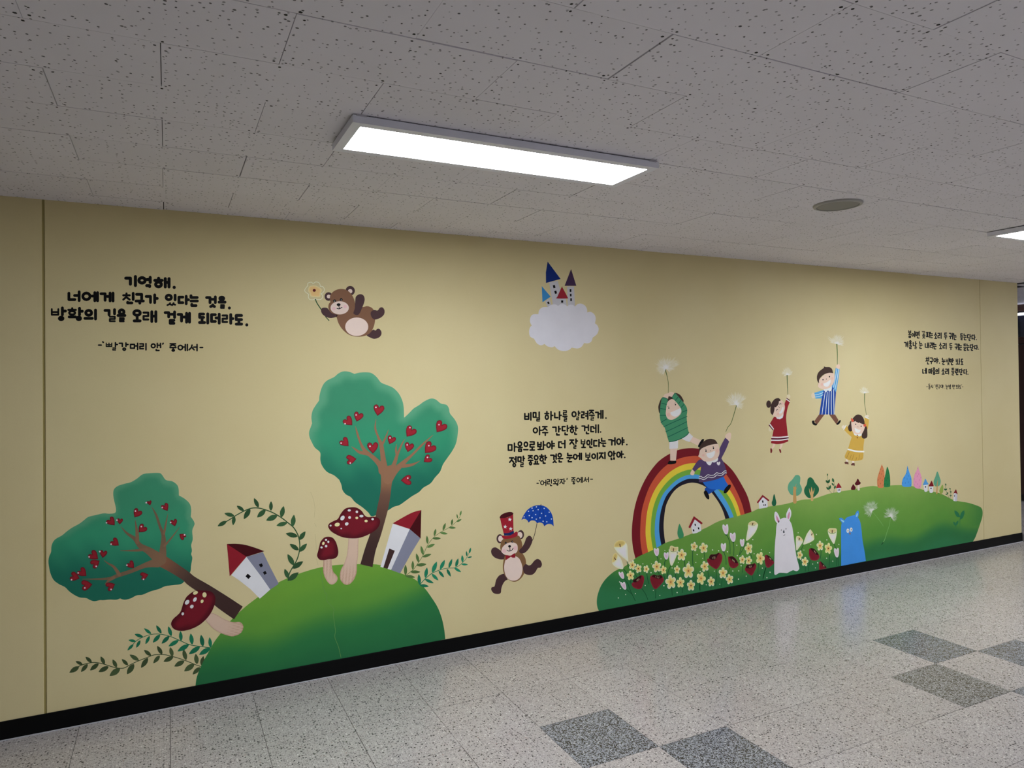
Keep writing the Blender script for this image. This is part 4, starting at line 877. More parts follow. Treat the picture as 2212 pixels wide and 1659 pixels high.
shape('heart_badge', '458,1118 436,1098 436,1075 448,1068 460,1080* 470,1065 482,1075 478,1102', (222, 214, 226), 4, sw)
shape('collar', '285,1055 330,1050 400,1030 445,1005 447,1050 400,1078 370,1070* 350,1112 320,1112 298,1090', MW, 4, sw)
hd = shape('head', '190,965 200,920 215,880 280,840 350,825 440,815 468,880 470,960 440,1020 380,1052 330,1064 260,1060 210,1015 180,995', SK, 5)
oval('cheek', 248, 978, 18, 20, SKC, 6, parent=hd); oval('cheek', 443, 915, 22, 28, SKC, 6, parent=hd)
shape('mouth', '288,955* 350,940 405,915* 408,950 385,1000 340,1018 305,1000', MW, 6, hd)
for x, y in ((285, 921), (388, 881)): oval('eye', x, y, 9, 13, BK, 6, parent=hd)
oval('nose', 347, 917, 5, 5, BK, 6, parent=hd); strokes('eyebrow', [('272,903 280,896 290,903', 5), ('375,864 385,857 393,862', 5)], BK, 6, parent=hd)
shape('hair', '190,935* 192,880 230,810 290,765 350,752 410,768 448,820* 370,830 290,855 220,890', HRB, 6)
dandelion('painted white dandelion clock above the raised hand of the child in purple', 560, 650, '707,290 670,420 630,540 590,590 560,655', (10, 9, 8, 8, 6), 705, 278, [(195, 330, 175, 230), (-65, 40, 110, 120), (175, 215, 120, 40), (30, 70, 90, 25)], 2)
V(1640, 780, 7.9)
thing('painted_child', 'painted girl in red dress with a hair bun, one arm raised', 'painted child', 270, 1560, 2)
strokes('leg', [('255,1405 245,1450 212,1500', (40, 34, 22)), ('385,1405 375,1450 355,1500', (40, 34, 24))], SK, 0)
shape('shoe', '190,1495 210,1490 222,1530 208,1570 192,1560', (110, 24, 30), 1); shape('shoe', '338,1505 365,1510 375,1550 368,1570 350,1550', (110, 24, 30), 1)
oval('hand', 500, 605, 32, 38, (212, 200, 178), 0); oval('hand', 188, 1162, 28, 40, (212, 200, 178), 0)
ds = shape('dress', '255,950 290,945 340,990 400,950 415,890 430,800 430,740 460,650* 522,700* 490,780 465,900 460,1000 475,1150 490,1300 495,1370* 400,1405 300,1417 200,1400* 220,1300 245,1165* 165,1095* 210,1020', (140, 30, 42), 2)
for q_, v_ in (('218,1300 350,1302 490,1288', 22), ('208,1350 350,1350 492,1330', 20), ('182,1078 242,1158', 18), ('462,650 520,692', 16)): strokes('white_band', [(q_, v_)], (232, 214, 222), 3, parent=ds)
for q_ in (('213,1326 350,1327 491,1309', 24), ('170,1094 232,1170', 18), ('470,636 520,670', 14)): strokes('dark_band', [q_], (84, 22, 46), 2.5, parent=ds)
hd = shape('head', '240,935 232,880 265,780 330,685 380,670 425,720 437,800 415,880 385,930 320,960 265,950', SK, 3)
shape('collar', '290,950 330,960 385,925 412,890* 410,930 395,970 375,978 355,992 325,988 300,980', (218, 214, 224), 4, hd)
shape('mouth', '340,880 370,845 397,780* 412,790 410,840 380,888 350,895', MW, 4, hd); oval('cheek', 318, 905, 22, 22, SKC, 4, parent=hd); oval('cheek', 398, 722, 18, 22, SKC, 4, parent=hd)
strokes('eye', [('347,745 352,722 368,722 370,738', 8), ('293,850 298,825 313,820 314,830', 8)], BK, 5, parent=hd); strokes('nose', [('330,775 347,795', 6)], (60, 30, 40), 5, parent=hd)
shape('hair', '190,860 195,770 220,700 270,645 330,632 365,665* 355,680 335,685* 325,740 280,790* 262,780* 255,850 230,922* 205,900', (60, 42, 40), 5); oval('hair_bun', 160, 735, 41, 63, (60, 42, 40), 4)
dandelion('painted small dandelion clock held by the girl in the red dress', 490, 570, '475,230 480,400 488,572', (16, 12, 8), 478, 228, [(185, 355, 105, 240), (-120, -60, 135, 60), (150, 390, 80, 60)], 3, sc=(60, 90, 50))
V(1740, 720, 7.9)
thing('painted_child', 'painted boy in blue and white striped smock and brown trousers, legs apart', 'painted child', 350, 1560, 2)
shape('trouser_leg', '235,1380* 328,1380* 195,1560* 148,1500*', (114, 76, 62), 0); shape('trouser_leg', '398,1380* 500,1380* 562,1480* 528,1555*', (114, 76, 62), 0)
shape('shoe', '110,1500 140,1488 160,1530 195,1545 185,1572 140,1565 115,1535', BK, 1); shape('shoe', '530,1550 555,1510 590,1480 602,1495 580,1540 545,1562', BK, 1)
oval('hand', 557, 567, 34, 42, SK, 0); oval('hand', 130, 1062, 32, 50, (214, 196, 176), 0)
shape('sleeve', '515,590* 580,615* 560,780 520,1010* 445,900* 490,760', (84, 156, 214), 1); shape('sleeve', '318,965* 285,1110* 170,1115* 150,1015*', (84, 156, 214), 1)
sm_ = shape('smock', '312,965* 345,1000 385,975 440,985 448,898* 520,1010* 505,1200 495,1385* 235,1385* 270,1150 300,1010', (28, 66, 154), 2)
strokes('stripe', [('335,1000 305,1200 280,1383', 11), ('370,1000 355,1200 340,1383', 11), ('402,985 395,1200 392,1383', 11), ('440,985 438,1200 442,1383', 11), ('478,960 482,1200 486,1383', 11)], (206, 222, 240), 3, parent=sm_)
strokes('sleeve_stripe', [('535,605 510,760 478,920', 9), ('562,612 540,780 503,955', 9), ('156,1052 230,1038 300,1010', 9), ('162,1087 230,1078 296,1050', 9)], (206, 222, 240), 3, parent=sm_)
hd = shape('head', '215,880 232,800 320,710 400,672 480,685 497,760 470,865 400,932 320,957 250,938 212,910', SK, 4)
shape('collar', '312,958 400,935 450,895* 445,960 410,992 380,970* 350,1004 325,985', (216, 220, 230), 3, hd)
shape('mouth', '300,860* 360,835 425,790* 425,840 390,900 350,910 315,895', MW, 5, hd); cheeks(hd, (280, 872, 24)); oval('cheek', 455, 770, 20, 24, SKC, 5, parent=hd)
for x, y in ((297, 792), (408, 740)): oval('eye', x, y, 10, 13, BK, 5, parent=hd)
oval('nose', 355, 780, 8, 7, (70, 40, 40), 5, parent=hd)
shape('hair', '232,855* 200,810 195,730 225,660 290,605 310,590 312,565* 345,575 410,578 450,610 470,680* 400,675 320,700 260,750 230,800', (66, 48, 44), 6)
dandelion('painted white dandelion clock held by the boy in the striped smock', 545, 530, '533,180 543,350 543,530', (18, 13, 9), 535, 178, [(190, 350, 130, 260), (-60, 20, 140, 60), (205, 225, 210, 8), (-110, -40, 175, 70)], 4, sc=(78, 108, 56))
V(1800, 820, 8.295)
thing('painted_child', 'painted girl in mustard yellow dress with two pigtails tied in red', 'painted child', 290, 1520, 2)
YD = (198, 160, 74)
strokes('leg', [('245,1430 245,1480', 34), ('355,1440 358,1490', 34)], (222, 206, 200), 0)
shape('shoe', '200,1490 225,1470 270,1485 265,1525 245,1508 225,1515', (98, 56, 48), 1); shape('shoe', '318,1520 345,1495 382,1500 378,1548 355,1532 335,1540', (98, 56, 48), 1)
oval('hand', 180, 848, 28, 32, (220, 208, 196), 0, 40); oval('hand', 604, 655, 32, 24, (220, 208, 196), 0)
shape('sleeve', '562,680* 640,712* 632,800 615,890* 560,860', YD, 1)
ds = shape('dress', '345,915* 420,1000 500,1010 520,1000 555,1060 540,1200 535,1400 480,1445 350,1457 250,1430 205,1390 220,1330 260,1250 300,1120 330,1030* 250,960 190,895* 232,828*', YD, 2)
strokes('belt', [('268,1250 400,1283 542,1290', 28), ('188,892 225,825', 18), ('568,668 635,703', 18)], (228, 222, 224), 3, parent=ds)
strokes('pleat', [('285,1300 235,1410', 6), ('320,1350 295,1430', 5), ('370,1340 335,1445', 5), ('420,1395 400,1450', 6), ('470,1345 455,1435', 5), ('505,1410 490,1425', 5)], (134, 100, 50), 3, parent=ds)
shape('pigtail', '300,755 335,745 335,880 335,915 300,930 270,900 265,840 290,800', HRB, 3); shape('pigtail', '560,830 600,850 610,950 605,1030 560,1058 515,1040 512,980 540,920', HRB, 3)
hd = shape('face', '330,735 460,720 560,800 550,900 505,970 470,995 430,1000 380,980 345,930 330,870', SK, 4)
shape('collar', '365,960 420,985 500,965 500,1000 470,1018 445,1010 432,990* 415,1003 380,995', (226, 220, 222), 5, hd)
oval('button', 430, 1000, 9, 12, (130, 50, 40), 6, parent=hd); oval('button', 428, 1040, 11, 14, (140, 84, 40), 6, parent=hd)
shape('mouth', '380,860* 435,890 490,900* 470,945 430,955 395,930', (228, 226, 226), 5, hd)
for x, y in ((400, 800), (498, 835)): oval('eye', x, y, 10, 12, BK, 5, parent=hd)
oval('nose', 440, 846, 5, 8, (110, 60, 60), 5, parent=hd)
shape('hair', '330,762* 345,700 400,640 450,625 510,650 550,720 562,805* 520,795 480,780* 470,765* 458,778* 405,755* 395,740* 385,750*', HRB, 6)
for s in ('315,690 340,702 368,730 345,760 320,735', '540,800 562,800 580,790 582,840 545,838'): shape('hair_ribbon', s, (206, 86, 66), 7)
dandelion('painted small dandelion clock held by the girl in yellow', 595, 630, '563,245 560,400 575,530 595,632', (14, 10, 8, 6), 565, 240, [(185, 355, 85, 200), (-150, -60, 125, 60), (195, 205, 130, 8)], 5, sc=(70, 96, 50))
# ---------------------------------------------------------------- white rabbit, blue cat, dandelions on the hill
V(1640, 1080, 9.217)
thing('painted_rabbit', 'painted tall white rabbit figure with pink ears on the meadow hill', 'painted rabbit', 500, 1460, 8)
for s, i in (('365,475* 320,420 300,340 302,270 315,236 345,240 385,300 415,385*', '335,310 360,335 398,420 385,452 350,410'), ('540,375* 535,290 560,220 598,148* 632,220 635,300 600,405*', '600,232 607,280 595,350 578,382 560,340 578,270')):
    e = shape('ear', s, (218, 214, 228), 0); shape('inner_ear', i, (206, 136, 172), 1, e)
b_ = shape('body', '340,530 360,450 420,385 480,355 540,360 590,395 640,480 670,620 700,850 740,1130 790,1320 790,1380 750,1415 710,1410 670,1398 600,1430 550,1455 480,1450 400,1450 350,1480 315,1488 298,1450 300,1200 310,900 330,680', (218, 214, 228), 1)
for x, y in ((438, 598), (530, 575)): oval('eye', x, y, 8, 11, BK, 2, parent=b_)
shape('nose', '488,585* 500,630 500,652 482,655 472,640', (14, 30, 40), 2, b_); strokes('mouth', [('480,705 492,708 508,688', 8)], BK, 2, parent=b_)
thing('painted_cat', 'painted tall bright blue cat figure with round white eyes on the meadow hill', 'painted cat', 1870, 1260, 8)
b_ = shape('body', '1640,450* 1600,400 1588,362* 1640,355 1695,405* 1740,350 1820,320 1905,298* 1930,240 1965,205* 1982,260 1965,350* 2010,440 2035,600 2055,800 2100,1050 2122,1215* 1630,1315* 1630,1000 1628,600', (64, 140, 226), 0)
shape('inner_ear', '1620,388 1660,400 1692,428 1672,445 1640,420', (150, 202, 240), 1, b_); shape('inner_ear', '1945,260 1960,275 1952,325 1925,332 1930,300', (150, 202, 240), 1, b_)
for x, y, pp in ((1762, 612, 1765), (1829, 590, 1832)):
    e = oval('eye', x, y, 28, 43, (226, 222, 226), 1, parent=b_); oval('pupil', pp, y+2, 8, 12, (70, 50, 50), 2, parent=b_)
shape('nose', '1785,655 1802,648 1820,660 1805,695', (136, 108, 112), 1, b_)
V(1840, 1070, 12.76)
LG = (120, 172, 104)
dandelion('painted white dandelion seed head, left of the two on the meadow hill', 870, 850, '575,460 680,590 790,730 872,855', (6, 8, 10, 5), 560, 420, [(195, 310, 290, 150), (150, 205, 240, 70), (100, 150, 220, 70), (-60, -25, 200, 60), (230, 300, 190, 60)], 6, lv=6, sc=LG, bg=(104, 148, 76))
dandelion('painted white dandelion seed head, right of the two on the meadow hill', 870, 1290, '1068,610 1030,830 960,1040 920,1180 872,1285', (8, 10, 12, 14, 16), 1075, 585, [(235, 340, 280, 140), (180, 235, 200, 40), (20, 60, 190, 60), (-60, 20, 190, 50), (170, 182, 260, 8), (208, 214, 230, 8)], 7, lv=6, sc=LG, bg=(104, 148, 76))
strokes('stem_end', [('862,1300 822,1352', 20)], (20, 62, 34), 0)
# ---------------------------------------------------------------- flower bed along the foot of the hill
T17, T18, T19 = (1280, 1150, 9.217), (1440, 1100, 8.296), (1640, 1080, 9.217)
V(*T18)
bed = thing('painted_flower_bed', 'painted bed of yellow blossoms, red poppies, pink tulips and white callas on the meadow', 'painted flowers', 800, 1200, 5)
SG = (26, 84, 52)
def many(fr, lst, w_, name='flower_stem'):
    V(*fr)
    for s in lst: strokes(name, [(s, w_)], SG, 0)
many(T17, ['1285,480 1300,520 1308,580', '1450,545 1435,600 1435,660', '1560,655 1510,760 1490,880', '1825,540 1835,620 1835,690', '1995,370 1990,520 2000,660', '610,720 660,780 690,830', '685,585 700,640 712,690', '815,735 840,810 885,900', '925,800 935,850', '1080,800 1090,900 1120,1020', '1310,770 1325,840', '1415,840 1440,940', '750,960 765,1025', '625,925 700,1020 750,1150 800,1260 850,1360', '665,1130 740,1190 780,1230', '980,1120 1050,1220 1100,1340', '1258,1130 1252,1310', '1575,1095 1585,1250', '1785,1090 1785,1200', '1655,815 1652,910', '2135,1030 2138,1150'], 14)
many(T18, ['1080,460 1130,600 1135,800', '1195,595 1205,700 1200,830', '1335,680 1315,760 1300,815', '1430,560 1380,690 1310,815', '1025,765 1060,880 1065,990', '670,780 685,910', '735,1080 748,1210', '892,1075 890,1200 875,1370', '995,1250 978,1390', '1130,1050 1105,1130', '595,1340 592,1450', '795,1385 795,1420', '1500,790 1530,880', '1365,985 1355,1130', '1645,975 1635,1150', '1780,1050 1750,1130 1730,1240', '1530,1185 1548,1280'], 10)
many(T19, ['885,880 830,1000', '745,1000 748,1040', '808,1190 805,1340', '915,1320 917,1420', '1015,1205 990,1300 980,1415', '1230,1000 1225,1100 1212,1170', '1405,1090 1390,1335', '1490,875 1520,960', '1545,1140 1540,1310', '1565,1130 1578,1305', '130,1340 75,1560'], 12)
def blossom(cx, cy, rx, ry, seed):
    rr = random.Random(seed); a0 = -math.pi/2+rr.uniform(-.35, .35); N = 40
    white = rr.random(); P, lv = [], CUR['lv']+3; rings = ((0, (206, 128, 84)), (.18, (222, 170, 96)), (.5, (226, 206, 130)), (.8, (230, 218, 160)), (.93, (238, 234, 208) if white > .4 else (232, 222, 166)), (1, (236, 234, 226) if white > .4 else (232, 224, 176)))
    vs, cs, fs = [], [], []
    for k, (q, c) in enumerate(rings):
        n_ = 1 if k == 0 else N
        for i in range(n_):
            a = a0+i*math.tau/N; ph = abs(math.cos(2.5*(a-a0)))
            R = (.56+.46*ph**.75) if k > 1 else .8
            vs.append(to3(g(cx+rx*R*q*math.cos(a), cy+ry*R*q*math.sin(a)), lv)); cs.append(pig(c))
    for i in range(N): fs.append((0, 1+(i+1) % N, 1+i))
    for k in range(1, len(rings)-1):
        b = 1+(k-1)*N
        for i in range(N): j = (i+1) % N; fs.append((b+i, b+j, b+N+j, b+N+i))
    o = mesh('yellow_blossom', vs, [f if True else f for f in fs], M['paint'], CUR['t'], cs)
    oval('flower_eye', cx, cy, 9*FR[2]/9, 13*FR[2]/9, (84, 30, 26), 4, parent=o, n=10)
k = 0
for fr, lst in ((T17, ((790, 652, 75, 98), (910, 722, 68, 90), (1068, 730, 60, 80), (1278, 683, 92, 118), (1410, 748, 65, 90), (1772, 450, 98, 120), (2020, 285, 72, 95), (755, 858, 78, 98), (1555, 988, 108, 145), (1748, 1000, 82, 108), (1680, 742, 62, 85), (1907, 768, 115, 155), (1958, 1058, 82, 112))),
                (T18, ((660, 695, 80, 97), (682, 1025, 75, 98), (615, 1240, 85, 115), (797, 1297, 68, 92), (1008, 1143, 78, 105), (1127, 1255, 70, 92), (1355, 905, 58, 80), (1470, 920, 58, 85), (1468, 705, 72, 108), (1675, 878, 80, 118))),
                (T19, ((808, 1097, 57, 95), (908, 1230, 70, 95), (1210, 912, 70, 102), (1373, 965, 76, 113)))):
    V(*fr)
    for q in lst: blossom(*q, k); k += 1
def tulip(x0, y0, x1, y1, lean=0, pink=False):
    w_, h = x1-x0, y1-y0
    pr = [(.03, .18), (.12, .03), (.3, .02), (.45, .14), (.52, .2, 1), (.62, .08), (.82, -.02), (.97, .06), (1, .25), (.98, .5), (.88, .8), (.68, 1, 1), (.38, .97), (.14, .7), (.02, .4)]
    P = [(*g(x0+a*w_+lean*(b-.5)*w_, y0+b*h), len(r) > 0) for a, b, *r in pr]
    def cf(x, y, d): return smix((228, 218, 230), (214, 178, 210) if pink else (216, 196, 216), d/4)
    o = shape('pink_tulip', None, None, 3, pts=smooth(P, n=4), grid=3, cf=cf)
    bx, by = x0+.53*w_+lean*.5*w_, y1
    shape('tulip_base', None, SG, 3, o, pts=[g(bx-.22*w_, by-.02*h), g(bx+.22*w_, by-.02*h), g(bx+.08*w_, by+.12*h), g(bx-.02*w_, by+.12*h)])
for fr, lst in ((T17, ((528, 783, 626, 925, .45, 1), (564, 985, 668, 1140, .5, 1), (1218, 310, 1322, 472, .1, 1), (1415, 395, 1513, 540, 0, 1))),
                (T18, ((1000, 270, 1108, 452, .15), (1130, 420, 1238, 585, .1), (1310, 532, 1392, 670, 0), (968, 607, 1063, 756, 0))), (T19, ((1487, 955, 1588, 1145, .1),))):
    V(*fr)
    for q in lst: tulip(*q)
PR, PD = (116, 26, 40), (50, 10, 18)
def poppy(out, dark, st):
    def cf(x, y, d): return smix((134, 40, 56), PR, d/2)
    o = shape('red_poppy', out, None, 3, grid=4, cf=cf); shape('poppy_heart', dark, PD, 4, o)
    strokes('stamen', [(s, 5*FR[2]/9) for s in st], (226, 200, 160), 5, parent=o)
V(*T17)
poppy('805,945* 850,925 890,895 930,868 965,855 1000,858 1025,900 1020,980 990,1080 960,1120 900,1130 820,1100 778,1045 785,1010 812,985', '805,945* 850,925 890,898 930,868 965,855 970,880 950,920 900,975 850,993 810,988', ['875,948 885,975', '893,930 900,962', '918,910 928,938', '905,935 908,955'])
poppy('1145,910 1150,880 1190,850 1220,840 1290,860 1360,850 1390,880 1420,940 1400,990 1330,1070 1260,1130 1200,1090 1150,970', '1180,880 1200,850 1230,842 1290,862 1360,852 1392,885 1380,905 1320,925 1260,912 1205,888', ['1255,872 1262,898', '1288,878 1288,908', '1322,880 1315,912'])
V(*T18)
poppy('722,905 740,885 765,880* 768,845 790,812 850,808 890,800 930,780 980,805 998,860 980,950 930,1040 885,1072 820,1040 750,980', '762,880 768,840 795,812 850,810 895,798 925,782 940,795 915,820 890,870 850,905 810,905', ['818,860 828,888', '842,850 850,892', '862,845 868,880'])
poppy('1100,850* 1140,846 1180,845 1230,880 1270,940 1288,985 1280,1010 1240,1045 1180,1058 1130,1020 1105,940', '1115,852 1180,845 1225,878 1265,940 1275,965 1220,960 1170,920 1140,880', ['1175,895 1185,925', '1190,905 1200,935', '1208,920 1215,950'])
poppy('1402,1075 1430,1010 1470,988 1530,985 1570,965 1600,990 1605,1040 1570,1120 1530,1185 1480,1170 1415,1110', '1420,1050 1435,1005 1480,988 1540,985 1575,968 1570,1000 1530,1050 1470,1060', ['1475,1018 1482,1042', '1495,1010 1500,1045', '1518,1010 1515,1038'])
poppy('1760,830 1800,820 1850,850 1890,900 1922,950 1915,975 1880,1010 1820,1050 1780,1020 1758,930', '1790,822 1840,842 1885,890 1908,922 1870,915 1830,880', ['1838,868 1848,885', '1852,875 1862,900', '1866,882 1872,908'])
V(*T19)
poppy('988,1040 990,990 1010,965 1050,958 1100,985 1160,1050 1195,1110 1195,1150 1150,1200 1080,1208 1020,1180 992,1100', '1015,965 1060,960 1110,990 1160,1050 1178,1098 1130,1085 1080,1040', ['1090,1005 1100,1032', '1105,1015 1110,1050', '1128,1035 1118,1062'])
poppy('1190,1270 1200,1235 1215,1218* 1250,1245 1300,1300 1340,1340* 1335,1360* 1190,1392*', '1215,1220* 1250,1245 1300,1300 1338,1345 1320,1350 1270,1320 1235,1270', ['1270,1295 1280,1318', '1285,1300 1290,1325'])
def calla(cup, mouth, sp, fade=False):
    def cf(x, y, d): return smix((226, 224, 198), (222, 218, 226), (d-1)/4)
    o = shape('white_calla', cup, None, 3, grid=3.5, cf=cf)
    def cm(x, y, d): return smix((222, 206, 148) if fade else (220, 212, 168), (200, 176, 106) if fade else (204, 190, 132), d/4)
    shape('calla_mouth', mouth, None, 4, o, grid=3, cf=cm)
    strokes('spadix', [(sp, 17*FR[2]/9)], (92, 54, 40), 5, parent=o)
V(*T17)
calla('425,290* 470,297 560,290 620,250 655,200* 690,260 700,400 712,590 680,560 600,500 520,430 450,340', '425,290 440,220 500,165 560,155 620,165 655,200 630,250 560,290 480,295', '540,235 550,285', True)
calla('385,605* 440,575 490,500 495,440* 560,520 600,620 615,690 600,728 540,725 460,690 410,650', '385,605* 390,530 410,450 450,412 490,430 495,480 470,540 430,585', '433,505 458,542', True)
calla('1520,330 1560,380 1620,388 1680,370 1702,310 1700,380 1650,520 1590,650 1555,655 1530,560 1518,430', '1532,330 1545,275 1580,265 1640,290 1700,290 1700,340 1665,375 1600,382 1550,365', '1612,320 1606,370')
V(*T18)
calla('1460,275 1510,290 1570,290 1630,262 1632,310 1590,410 1500,520 1440,562 1422,540 1440,420 1455,340', '1463,275 1480,235 1530,212 1580,215 1628,255 1600,275 1530,290', '1543,252 1533,282')
V(*T19)
calla('738,725* 760,770 800,800 870,810* 860,850 800,940 755,998 735,990 728,880 728,780', '738,730 780,715 820,735 860,780 870,812 830,810 780,790', '798,762 790,798')
calla('1015,580* 1040,680 1095,770* 1080,800 1000,850 900,885 875,875 900,790 950,670', '1016,580* 1060,640 1090,710 1095,772* 1060,730 1035,670', '1053,670 1040,697')
calla('1362,600 1385,650 1450,672 1520,650 1542,590 1540,680 1515,800 1485,875 1440,820 1380,700', '1365,600 1395,565 1460,562 1530,570 1540,610 1510,645 1450,660 1395,645', '1452,605 1450,650')
dots = []
for fr, lst in ((T17, ((1438, 357), (1360, 525), (1000, 625), (1172, 625), (1706, 600), (1583, 706), (1163, 800), (538, 985), (553, 1113), (658, 1236), (511, 1303), (852, 1217), (1047, 1055), (1208, 1153), (1338, 1253), (1418, 1060), (1682, 1196), (1916, 590), (2080, 440), (2055, 597), (2190, 515), (2140, 778))),
                (T18, ((820, 728), (930, 742), (1087, 760), (645, 878), (1255, 645), (1265, 830), (1542, 543), (1565, 795), (1695, 725), (1842, 777), (1333, 1010), (1850, 1128), (1713, 1053), (1423, 1197), (1665, 1182), (1793, 1225), (1285, 1250), (1183, 1105), (1290, 1102), (852, 1107), (600, 1113), (707, 1352), (950, 1342))),
                (T19, ((772, 650), (1133, 685), (1023, 887), (886, 995), (1342, 792), (1582, 882), (1338, 1158), (1461, 1217), (1060, 1273), (1160, 1248), (1115, 1350), (203, 1048), (213, 1440), (150, 1545)))):
    V(*fr); dots += [g(*p) for p in lst]
V(0, 0, 1)
rr = random.Random(4)
o = strokes('seed_dots', [[(x, y, q), (x+.05, y+.3, q)] for x, y in dots for q in (rr.uniform(1.7, 2.7),)], (214, 226, 206), 1, sm=False); o['kind'] = 'stuff'
# ---------------------------------------------------------------- lettering
A_, B_ = (90, 580, 8.296), (310, 580, 8.296)
quotation('black brush-lettered Korean quotation in large letters, upper left above the leaning tree', 300, 700, [
 ((A_, B_), ['ㄱ 1483,148,1615,305 ㅣ 1655,120,1705,330|ㅇ 1718,140,1880,285 ㅓ 1865,135,1970,275 ㄱ 1858,282,1960,348', 'ㅎ 178,150,358,352 ㅐ 365,158,482,355|. 522,315,578,362'], 50),
 ((A_, B_), ['ㄴ 465,420,618,580 ㅓ 568,395,695,598|ㅇ 715,418,890,580 ㅔ 880,410,1025,602|ㄱ 1040,430,1160,592 ㅔ 1150,418,1302,605|ㅊ 1440,425,1600,580 ㅣ 1620,422,1660,578 ㄴ 1518,582,1640,640|ㄱ 1678,440,1815,570 ㅜ 1668,560,1845,645', 'ㄱ 25,478,148,630 ㅏ 178,450,270,635|ㅇ 383,455,522,582 ㅣ 545,455,588,585 ㅆ 405,598,590,680|ㄷ 612,490,728,635 ㅏ 742,475,830,655|ㄴ 828,465,985,543 ㅡ 828,565,988,600 ㄴ 842,618,965,688|ㄱ 1108,498,1215,635 ㅓ 1200,485,1310,635 ㅅ 1180,628,1295,705|ㅇ 1345,490,1460,585 ㅡ 1330,585,1485,620 ㄹ 1365,632,1465,730|. 1515,685,1562,730'], 46),
 ((A_, B_), ['ㅂ 158,705,322,852 ㅏ 348,683,450,852 ㅇ 295,850,405,940|ㅎ 455,690,635,850 ㅗ 470,840,630,895 ㅏ 655,690,752,852 ㅇ 612,848,720,940|ㅇ 768,728,918,862 ㅡ 752,872,930,915 ㅣ 938,722,992,928|ㄱ 1112,728,1232,855 ㅣ 1282,715,1330,835 ㄹ 1198,842,1335,968|ㅇ 1368,718,1498,840 ㅡ 1345,822,1515,860 ㄹ 1378,865,1495,970|ㅇ 1628,732,1790,862 ㅗ 1635,850,1788,962', 'ㄹ -22,768,108,937 ㅐ 125,752,245,972|ㄱ 365,768,475,890 ㅓ 465,755,580,900 ㄷ 455,905,568,1005|ㄱ 598,800,705,965 ㅔ 695,780,848,985|ㄷ 983,793,1100,900 ㅗ 980,890,1118,992 ㅣ 1128,790,1175,1000|ㄷ 1195,805,1310,972 ㅓ 1275,795,1380,1002|ㄹ 1395,818,1520,982 ㅏ 1540,803,1624,1005|ㄷ 1638,818,1780,940 ㅗ 1638,925,1782,1020|. 1825,988,1877,1032'], 47),
 ((A_, B_), ['- 1008,1360,1080,1386|` 1082,1303,1118,1336|ㅃ 1145,1325,1268,1410 ㅏ 1310,1318,1370,1412 ㄹ 1262,1410,1338,1475|ㄱ 1378,1328,1458,1408 ㅏ 1498,1322,1560,1408 ㅇ 1445,1415,1515,1477|ㅁ 1580,1348,1675,1440 ㅓ 1665,1328,1732,1465|ㄹ 1748,1338,1835,1450 ㅣ 1855,1333,1884,1470', "ㅇ 127,1340,222,1432 ㅐ 235,1330,318,1430 ㄴ 215,1440,290,1482|' 332,1328,365,1366|ㅈ 465,1338,588,1402 ㅜ 463,1405,595,1455 ㅇ 500,1442,565,1492|ㅇ 608,1365,712,1468 ㅔ 700,1350,798,1482|ㅅ 805,1360,920,1470 ㅓ 888,1350,972,1485|- 1003,1402,1072,1430"], 25)])
C2, D2 = (1090, 875, 12.286), (1220, 875, 12.29)
